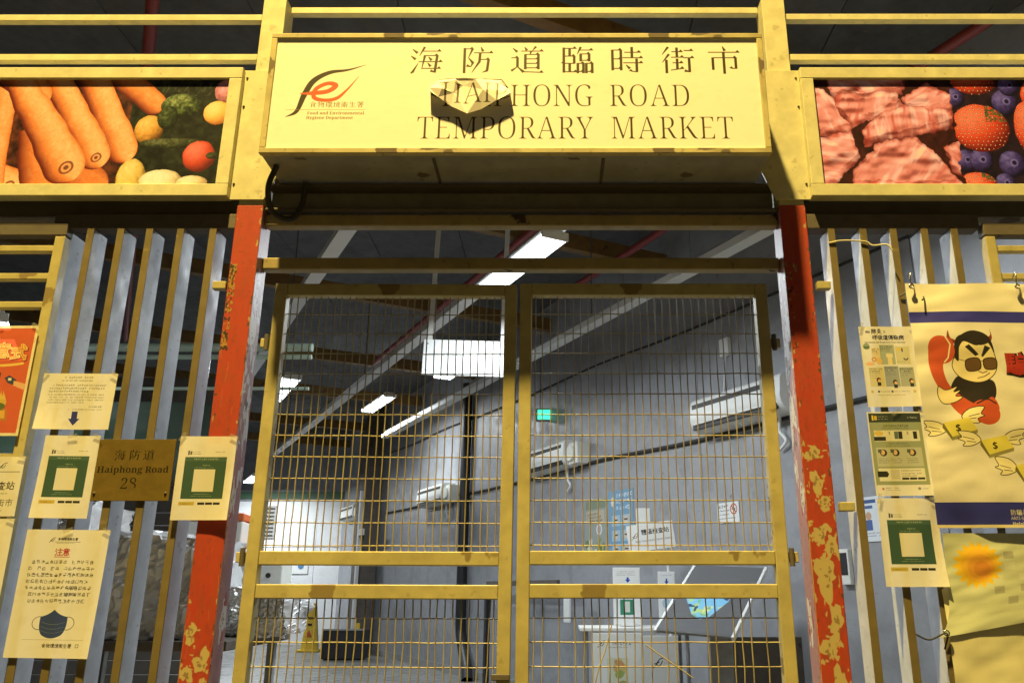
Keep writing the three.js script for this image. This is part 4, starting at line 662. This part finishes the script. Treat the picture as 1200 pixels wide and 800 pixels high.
// things on the panel wall
function cable(name, u0, y0, u1, y1, r, label, sag = .02, off = .02) { const n = 8, pts = []; for (let i = 0; i <= n; i++) { const k = i / n; pts.push(onWall(u0 + (u1 - u0) * k, y0 + (y1 - y0) * k - sag * Math.sin(k * 18), off)); } tag(mesh(name, tube(pts, r, 40, 6), M.rubber), label, 'cable', 'cables on the panel wall'); }
cable('wall_cable', -2.2, 2.99, 10.5, 2.87, .018, 'black cable along the panel wall below the air conditioners');
cable('wall_cable', -2.3, 4.14, 10.5, 3.90, .012, 'thin black cable high along the panel wall above the air conditioners');
{
  const t = thing('drain_pipe', 'black drain pipe down the panel wall with a bent foot', 'pipe', onWall(1.95, 0, 0), null, TURN);
  mesh('pipe', tube([[0, 4.6, .09], [0, 3, .09], [0, 1.5, .09], [.02, 1.05, .09], [.18, .82, .11], [.5, .6, .18], [.62, .46, .22]], .075, 60, 16, .3), M.black, t);
  for (const y of [4.1, 2.9, 1.6]) mesh('clip', box(.2, .04, .02, .003), M.steel, t, 0, y, .012);
}
function aircon(u, y, w, label, box2) {
  const t = thing('air_conditioner', label, 'air conditioner', onWall(u, y, .004), 'air conditioners on the panel wall', TURN);
  const s = new THREE.Shape(); s.moveTo(0, 0); s.lineTo(.13, 0); s.quadraticCurveTo(.22, .03, .225, .12); s.lineTo(.21, .25); s.quadraticCurveTo(.2, .285, .16, .285); s.lineTo(0, .285); s.closePath();
  const g = new THREE.ExtrudeGeometry(s, { depth: w - .01, bevelEnabled: true, bevelSize: .006, bevelThickness: .006, bevelSegments: 2 }); g.rotateY(-Math.PI / 2); g.translate(w / 2, 0, 0);
  mesh('casing', g, M.plastic, t);
  mesh('intake_slot', box(w - .08, .05, .012, .003), M.black, t, -.01, .215, .216); mesh('outlet_slot', box(w - .08, .06, .024, .004), M.black, t, -.01, .045, .206);
  mesh('flap', box(w - .12, .012, .03, .003), M.plastic, t, -.01, .062, .222);
  mesh('wall_plate', box(w - .1, .05, .02, .002), M.grey, t, 0, -.03, .012);
  mesh('hose', tube([[w / 2 - .2, -.005, .05], [w / 2 - .21, -.12, .05], [w / 2 - .16, -.2, .04], [w / 2 - .25, -.26, .03]], .014, 20, 8), M.plastic, t);
  if (box2) { mesh('junction_box', box(.2, .24, .16, .01), M.foam, t, w / 2 + .13, .12, .09); mesh('fan_cover', cyl(.085, .085, .03, 24).rotateX(Math.PI / 2), M.foam, t, w / 2 + .1, .12, .185); }
}
aircon(8.12, 2.905, 1.12, 'white wall air conditioner nearest the gate');
aircon(4.65, 2.93, 1.15, 'white wall air conditioner between the black drain pipe and the wall posters', true);
aircon(.75, 2.88, 1.15, 'white wall air conditioner beside the black drain pipe', true);
aircon(-4.5, 3.02, 1.1, 'white wall air conditioner beyond the dark pillar', true);
{
  const t = thing('dark_pillar', 'dark steel pillar standing against the panel wall', 'pillar', onWall(-3.0, FLOOR, .17), null, TURN);
  mesh('shaft', box(.7, 4.5, .3, .01), M.dark, t, 0, 2.25, 0); mesh('conduit', box(.09, 3.0, .06, .004), M.tray, t, .22, 1.5, .19); mesh('cross_box', box(.3, .12, .05, .004), M.tray, t, .36, 2.2, .19);
  mesh('base_band', box(.12, .5, .05, .004), M.yellow, t, .46, .3, .16);
}
function wallPrint(name, label, cat, u, y, w, h, tex, off = .004) { const o = mesh(name, box(w, h, .003, 0), [M.plastic, M.plastic, M.plastic, M.plastic, glossy(tex, .6), M.plastic], null, ...onWall(u, y, off)); const g = new THREE.BoxGeometry(w, h, .003); o.geometry = g; o.rotation.y = TURN; return tag(o, label, cat, 'prints on the panel wall'); }
wallPrint('wall_poster', 'tall poster with vegetables and a round seal on the panel wall', 'poster', 5.55, 2.21, .46, .66, print(460, 660, .5, (c, w, h) => { rect(c, 0, 0, w, h, css(.30, .33, .30)); rect(c, 20, 20, 420, 90, css(.20, .25, .18)); rect(c, 30, 130, 380, 130, css(.46, .42, .33)); c.strokeStyle = '#332'; for (let k = 0; k < 3; k++) smallText(c, 50, 150 + k * 36, 330, 26, k + 2); ell(c, 300, 330, 60, 60, '#d8d8d8'); ell(c, 300, 330, 40, 40, '#aab'); const r = rng(3); for (let i = 0; i < 26; i++) ell(c, 40 + r() * 380, 440 + r() * 220, 20 + r() * 40, 14 + r() * 40, [css(.2, .3, .08), css(.5, .46, .2), css(.62, .62, .55), css(.14, .2, .07)][i % 4], r() * 3); }));
wallPrint('wall_poster', 'tall blue health poster on the panel wall', 'poster', 6.05, 2.25, .47, .66, print(470, 660, .5, (c, w, h) => { rect(c, 0, 0, w, h, css(.17, .33, .48)); c.strokeStyle = '#e8eef2'; for (let k = 0; k < 3; k++) smallText(c, 150, 30 + k * 64, 290, 46, k + 12); ell(c, 90, 110, 40, 50, '#d8d4c8'); for (const [x, y] of [[60, 250], [250, 250], [60, 400], [250, 400], [60, 540], [250, 540]]) { rect(c, x, y, 160, 110, '#9fb9c8'); ell(c, x + 80, y + 50, 34, 36, '#d8c0a4'); rect(c, x + 50, y + 40, 62, 16, '#4b4038'); } }));
wallPrint('wall_sticker', 'small white no smoking sticker on the panel wall', 'sticker', 7.73, 2.22, .28, .17, print(280, 170, .9, (c, w, h) => { rect(c, 0, 0, w, h, '#dfe2e4'); c.strokeStyle = '#223'; smallText(c, 20, 16, 130, 28, 2); smallText(c, 20, 60, 140, 14, 3); smallText(c, 20, 90, 150, 14, 4, .9, false); smallText(c, 20, 126, 230, 12, 5); c.strokeStyle = '#b8352a'; c.lineWidth = 10; c.beginPath(); c.arc(214, 60, 40, 0, 7); c.stroke(); c.beginPath(); c.moveTo(186, 32); c.lineTo(242, 88); c.stroke(); rect(c, 190, 54, 46, 10, '#333'); }));
wallPrint('wall_leaflet', 'white and blue leaflet on the panel wall, seen between the fence slats', 'leaflet', 9.23, 2.06, .2, .3, print(200, 300, 1, (c, w, h) => { rect(c, 0, 0, w, h, '#dde4ea'); rect(c, 20, 20, 120, 24, '#3a5690'); rect(c, 20, 60, 90, 20, '#4a66a0'); ell(c, 70, 130, 24, 28, '#c8a080'); rect(c, 44, 156, 52, 70, '#4a66a0'); c.strokeStyle = '#446'; smallText(c, 20, 240, 160, 10, 1); smallText(c, 20, 258, 160, 10, 2); }));
{
  const t = thing('card_reader', 'narrow black and white reader on the panel wall near the cartoon banner', 'reader', onWall(8.97, 1.75, .02), null, TURN);
  mesh('case', box(.09, .24, .04, .006), M.plastic, t); mesh('screen', box(.06, .15, .006, .002), M.black, t, 0, .02, .021);
}
{ const t = thing('wall_switch', 'white switch box high on the panel wall with a dangling lead', 'switch', onWall(7.85, 3.64, .02), null, TURN); mesh('case', box(.12, .16, .05, .006), M.plastic, t); mesh('lead', tube([[0, -.08, .01], [-.03, -.3, .012], [-.06, -.5, .012], [-.05, -.6, .012]], .008, 20, 6), M.plastic, t); }
{ const t = thing('barrier_rail', 'dark rail with a black post standing along the panel wall', 'rail', onWall(4.1, 0, .25), null, TURN); mesh('bar', box(1.9, .06, .05, .004), M.dark, t, .1, 1.67, 0); for (const [x, h] of [[-.85, 1.22], [.15, .36]]) mesh('post', box(.07, h, .06, .004), M.black, t, x, 1.64 - h / 2, 0); mesh('label_strip', box(.13, .3, .02, .003), M.plastic, t, 1.25, 1.42, 0); }
{ const t = thing('exit_light', 'small lit green exit light above the hall passage', 'exit light', [-.08, 3.66, -7]); mesh('case', box(.3, .16, .06, .006), M.grey, t); mesh('exit_screen', box(.26, .12, .008, .002), plain(.1, .8, .5, .4, 0, { emissive: new THREE.Color().setRGB(.05, .9, .5), emissiveIntensity: 1.6 }), t, 0, 0, .034); for (const x of [-.1, .1]) mesh('hanger', cyl(.005, .005, 1.46, 8), M.dark, t, x, .81, 0); }

// hanging white sign
{
  const tex = print(810, 360, .8, (c, w, h) => { rect(c, 0, 0, w, h, '#e9ecec'); c.strokeStyle = '#c3c8c8'; smallText(c, 60, 120, 300, 46, 4, .8); smallText(c, 420, 150, 330, 46, 5); ell(c, 36, 40, 9, 9, '#888'); ell(c, 36, 320, 9, 9, '#777'); });
  const t = thing('hanging_sign', 'blank looking white sign hung on two bars in the hall', 'sign', [-.76, 3.455, -3.7]);
  mesh('panel', box(.70, .31, .018, .003), M.plastic, t); mesh('printed_face', new THREE.PlaneGeometry(.69, .30), glossy(tex, .5), t, 0, 0, .0125); t.rotation.z = -.03;
  for (const x of [-.30, .31]) mesh('bar', box(.04, 1.5, .02, .003), M.tray, t, x, .9, -.002);
}

// check-in desk with boards and notices
{
  const t = thing('check_in_desk', 'folding check-in desk with a white top behind the gate', 'desk', [.62, FLOOR, -3.85]);
  mesh('table_top', box(.86, .025, .5, .004), M.plastic, t, 0, .862, 0); for (const x of [-.38, .38]) for (const z of [-.2, .2]) mesh('leg', cyl(.015, .015, .85, 10), M.steel, t, x, .425, z);
}
function standBoard(x, z, w, h, y, label, tex, name, turn = 0) { const t = thing(name, label, 'board', [x, y, z], 'boards at the check-in desk', turn); mesh('board', box(w, h, .012, .002), M.plastic, t, 0, h / 2, 0); mesh('print', new THREE.PlaneGeometry(w - .01, h - .01), glossy(tex, .5), t, 0, h / 2, .009); return t; }
standBoard(.46, -3.56, .37, .84, FLOOR, 'white board with a fruit picture leaning against the check-in desk', print(370, 840, .8, (c, w, h) => { rect(c, 0, 0, w, h, '#dfe3e0'); emblem(c, 40, 50, 44); c.strokeStyle = '#555'; smallText(c, 120, 60, 190, 20, 3); smallText(c, 120, 90, 190, 9, 4, .9, false); const r = rng(4); rect(c, 110, 170, 160, 520, '#cfd6c0'); for (let i = 0; i < 40; i++) ell(c, 120 + r() * 140, 190 + r() * 480, 16 + r() * 34, 14 + r() * 30, [css(.3, .4, .12), css(.62, .5, .2), css(.55, .3, .14), css(.66, .66, .5)][i % 4], r() * 3); }), 'display_board');
standBoard(.79, -3.57, .26, .82, FLOOR, 'plain white board with a small emblem leaning against the check-in desk', print(260, 820, .8, (c, w, h) => { rect(c, 0, 0, w, h, '#d4d6d4'); emblem(c, 60, 150, 70); c.strokeStyle = '#777'; smallText(c, 150, 180, 90, 14, 3); }), 'display_board');
function acrylic(x, z, w, h, label, draw) { const o = standBoard(x, z, w, h, FLOOR + .885, label, print(210, 400, 1.2, draw), 'desk_notice'); o.userData.category = 'notice'; o.userData.group = 'upright notices on the check-in desk'; mesh('foot', box(w * .5, .014, .1, .002), M.plastic, o, 0, .004, 0); }
const arrow = (c, x, y, s, f) => poly(c, [[x - s * .35, y], [x + s * .35, y], [x + s * .35, y + s * .7], [x + s * .9, y + s * .7], [x, y + s * 1.6], [x - s * .9, y + s * .7], [x - s * .35, y + s * .7]], f);
acrylic(.565, -3.8, .215, .43, 'upright notice with a blue arrow and a green square on the desk', (c, w, h) => { rect(c, 0, 0, w, h, '#e4e6e6'); c.strokeStyle = '#777'; smallText(c, 30, 20, 150, 9, 1); smallText(c, 20, 34, 170, 7, 2, .9, false); smallText(c, 20, 46, 170, 7, 3); arrow(c, 115, 66, 24, '#1f49a8'); rect(c, 50, 224, 112, 108, css(.04, .24, .14)); rect(c, 84, 238, 44, 76, '#cfd4cc'); c.strokeStyle = '#999'; smallText(c, 40, 350, 120, 8, 5, .9, false); });
acrylic(.88, -3.8, .135, .40, 'narrow upright notice with a blue arrow on the desk', (c, w, h) => { rect(c, 0, 0, w, h, '#e0e4e6'); arrow(c, 104, 50, 30, '#23479c'); c.strokeStyle = '#88a'; smallText(c, 30, 20, 150, 10, 1); ell(c, 90, 240, 50, 40, '#a9c4d8'); ell(c, 120, 280, 40, 36, '#bcd4c8'); smallText(c, 30, 340, 150, 9, 4); });
{
  const t = thing('temperature_sign', 'white sign for the temperature check station on a slim stand', 'sign', [.82, FLOOR, -4.25]);
  const tex = print(400, 225, 1.3, (c, w, h) => { rect(c, 0, 0, w, h, '#e8e9e8'); c.strokeStyle = '#333'; emblem(c, 30, 70, 50, '#6a5a3a'); c.fillStyle = '#222'; hanRow(c, '體溫檢查站', 120, 46, 46, 3, 1, 10); c.fillStyle = '#444'; words(c, 'Body Temperature Checking Station', 60, 150, 22, 'sans', 320); });
  mesh('pole', cyl(.012, .012, 1.5, 10), M.plastic, t, .14, .75, 0); mesh('foot', cyl(.14, .15, .02, 24), M.plastic, t, .14, .01, 0);
  const p = mesh('panel', box(.40, .225, .012, .003), M.plastic, t, 0, 1.58, .02); p.rotation.z = .13; const q = mesh('printed_face', new THREE.PlaneGeometry(.395, .22), glossy(tex, .5), t, 0, 1.58, .0285); q.rotation.z = .13;
  mesh('upper_card', box(.12, .16, .006, .002), M.plastic, t, -.06, 1.74, -.002);
}
{ // sloping display panel with a coloured map
  const t = thing('sloping_display', 'sloping grey display panel with white edges and a coloured map', 'display', [1.12, FLOOR, -3.15]);
  const tex = print(560, 660, .9, (c, w, h) => { rect(c, 0, 0, w, h, css(.13, .13, .135)); const r = rng(6); c.globalAlpha = .25; for (let i = 0; i < 60; i++) blob(c, r, r() * w, r() * h, 20 + r() * 50, 8 + r() * 16, css(.10 + .08 * r(), .10 + .08 * r(), .11 + .08 * r())); c.globalAlpha = 1; const fan = [[60, 300], [420, 290], [420, 360], [330, 520], [270, 540], [190, 500], [60, 330]]; poly(c, fan, css(.22, .50, .72)); c.save(); c.beginPath(); fan.forEach(([x, y], i) => c[i ? 'lineTo' : 'moveTo'](x, y)); c.clip(); for (let i = 0; i < 26; i++) blob(c, r, 60 + r() * 360, 290 + r() * 240, 14 + r() * 30, 10 + r() * 24, [css(.45, .62, .25), css(.7, .68, .3), css(.04, .08, .14), css(.2, .45, .3)][i % 4]); c.restore(); });
  const g = new THREE.Group(); g.name = 'panel'; t.add(g);
  { const r = new THREE.Vector3(.45, -.029, .28).normalize(), u = new THREE.Vector3(.37, .447, -.6); u.addScaledVector(r, -u.dot(r)).normalize(); g.quaternion.setFromRotationMatrix(new THREE.Matrix4().makeBasis(r, u, r.clone().cross(u))); g.position.set(1.118 - 1.12, 1.534 - FLOOR, -3.16 + 3.15); }
  mesh('board', box(.53, .83, .02, .003), M.grey, g); mesh('map_print', new THREE.PlaneGeometry(.52, .82), glossy(tex, .35), g, 0, 0, .013); for (const s of [-1, 1]) mesh('edge_strip', box(.022, .85, .034, .004), M.plastic, g, s * .276, 0, 0);
  mesh('pillar', box(.16, .9, .14, .01), M.steel, t, .05, .45, -.12); mesh('side_screen', box(.5, .8, .02, .004), M.dark, t, .42, .42, -.25); mesh('foot', box(.5, .03, .4, .006), M.steel, t, 0, .015, -.05);
}
// far end
function vent(x, label) { const t = thing('wall_vent', label, 'vent', [x, 3.06, -15.95], 'vents in the white end wall'); mesh('frame', box(.55, .72, .03, .003), M.steel, t); for (let k = 0; k < 8; k++) { const s = mesh('slat', box(.48, .05, .012, .002), M.dark, t, 0, -.3 + k * .085, .025); s.rotation.x = .6; } }
vent(-6.62, 'louvred vent in the white end wall, the one nearer the pillar'); vent(-7.6, 'louvred vent in the white end wall, the one nearer the stalls');
{ const t = thing('dot_sign', 'white sign with two blue dots on the end wall', 'sign', [-5.85, 2.1, -15.955]); mesh('panel', box(.66, .34, .02, .003), M.plastic, t); for (const x of [-.17, .17]) mesh('dot', cyl(.065, .065, .008, 24).rotateX(Math.PI / 2), plain(.07, .22, .42, .5), t, x, 0, .013); }
{
  const t = thing('caution_cone', 'yellow caution stand on the wet hall floor', 'caution sign', [-4.75, FLOOR, -13.9]);
  mesh('body', new THREE.CylinderGeometry(.09, .2, .84, 4, 1).rotateY(Math.PI / 4), M.yellow, t, 0, .44, 0); mesh('base', box(.42, .04, .42, .008), M.yellow, t, 0, .02, 0); mesh('top', box(.13, .05, .13, .01), M.yellow, t, 0, .87, 0);
  const w = mesh('warning_mark', prism([[-.07, 0], [.07, 0], [0, .12]], .004, 0), plain(.55, .12, .04, .5), t, 0, .28, .142); w.rotation.x = -.095; for (const y of [.5, .62]) { const m = mesh('lettering', box(.09, .035, .004, 0), M.black, t, 0, y, .145 - (y - .28) * .13 + .006); m.rotation.x = -.095; }
}
{ const t = thing('black_crate', 'open black plastic crate on the hall floor', 'crate', [-3.62, FLOOR, -12.1]); for (const s of [-1, 1]) { mesh('side', box(.03, .46, .5, .004), M.black, t, s * .34, .25, 0); mesh('end', box(.65, .46, .03, .004), M.black, t, 0, .25, s * .235); } mesh('bottom', box(.65, .02, .44, .003), M.black, t, 0, .02, 0); mesh('rim', box(.72, .03, .03, .004), M.grey, t, 0, .49, .25); }
// stalls behind the slats
const foil = new THREE.MeshPhysicalMaterial({ color: new THREE.Color().setRGB(.74, .75, .76), metalness: .35, roughness: .36, side: THREE.DoubleSide });
function foilGoods(name, x, y, z, w, h, d, seed, label) {
  const g = new THREE.BoxGeometry(w, h, d, 34, 26, 18), p = g.attributes.position;
  for (let i = 0; i < p.count; i++) { const X = p.getX(i), Y = p.getY(i), Z = p.getZ(i), a = fbm(X * .5 + .3 + Z * .2, Y * .5 + .4 + Z * .3, 12, seed, 4) - .5, b = fbm(Y * .5 + .2, Z * .6 + X * .3 + .7, 14, seed + 8, 3) - .5; p.setXYZ(i, X + b * .09, Y + a * .10, Z + a * .14 + (hash(i, 3, seed) - .5) * .035); }
  g.computeVertexNormals(); return tag(mesh(name, toCreasedNormals(g, .45), foil, null, x, y, z), label, 'foil', 'foil covered goods on the stall');
}
{ const t = thing('stall_table', 'dark stall table under the foil covered goods', 'table', [-2.95, FLOOR, -2.3]); mesh('table_top', box(2.4, .05, 1.1, .005), M.dark, t, 0, .86, 0); for (const x of [-1.1, 0, 1.1]) for (const z of [-.5, .5]) mesh('leg', box(.05, .84, .05, .004), M.steel, t, x, .42, z); mesh('shelf', box(2.3, .03, 1.0, .004), M.dark, t, 0, .3, 0); }
foilGoods('foil_bundle', -2.36, 1.62, -2.15, .78, .56, .6, 4, 'large pile wrapped in silver foil on the stall'); foilGoods('foil_bundle', -3.0, 1.72, -2.2, .5, .74, .6, 6, 'tall pile wrapped in silver foil at the side of the stall'); foilGoods('foil_bundle', -1.78, 1.47, -2.45, .36, .26, .5, 9, 'low pile wrapped in silver foil at the end of the stall');
function foamBox(x, y, z, w, h, label) { const t = thing('foam_box', label, 'box', [x, y, z], 'foam boxes stacked on the stall', .12); mesh('body', box(w, h, .34, .012), M.foam, t, 0, h / 2, 0); mesh('lid', box(w + .012, .055, .35, .012), M.orange, t, 0, h + .026, 0); for (const u of [-.28, .28]) mesh('vent_hole', cyl(.017, .017, .01, 16).rotateX(Math.PI / 2), M.black, t, w * u, h * .45, .168); }
foamBox(-2.12, 1.36, -2.95, .44, .20, 'white foam box with an orange lid at the bottom of the stack'); foamBox(-2.06, 1.62, -2.96, .42, .155, 'white foam box with an orange lid in the middle of the stack'); foamBox(-2.34, 1.88, -2.98, .36, .17, 'white foam box with an orange lid at the top of the stack');
{ const t = thing('hanging_rack', 'pale green hanging rack with rails and hooks behind the fence slats', 'rack', [-3.75, 0, -3.4]); for (const [y, r] of [[3.46, .035], [3.38, .02], [3.12, .014]]) mesh('rail', cyl(r, r, 3.2, 12).rotateZ(Math.PI / 2), M.mint, t, .2, y, 0); for (const x of [-1.3, .1, 1.2]) mesh('post', cyl(.022, .022, 3.05, 12), M.mint, t, x, FLOOR + 1.525, 0); for (let k = 0; k < 9; k++) mesh('hook', tube([[-1.1 + k * .3, 3.36, .02], [-1.1 + k * .3, 3.2, .03], [-1.09 + k * .3, 3.1, .06], [-1.1 + k * .3, 3.14, .1]], .006, 14, 6), M.chrome, t); mesh('awning_sheet', metres(clothGeo(3.0, .62, .05, 77, 30, 12)), plain(.025, .05, .03, .7, 0, { side: THREE.DoubleSide }), t, -.5, 2.72, -.12); }
{ const t = thing('darkening_shutter', 'added dark shutter that deepens the shade behind the stall', 'shutter', [-6.2, FLOOR, -4.6]); for (let k = 0; k < 24; k++) mesh('slat', box(6.0, .108, .03, .006, k % 3 * .3), M.dark, t, 0, .06 + k * .113, (k % 2) * .004); mesh('shutter_box', box(6.1, .3, .3, .01), M.dark, t, 0, 2.88, 0); }  // added dark backdrop, stands in for the unlit depth behind the slats
renderer.render(scene, camera);
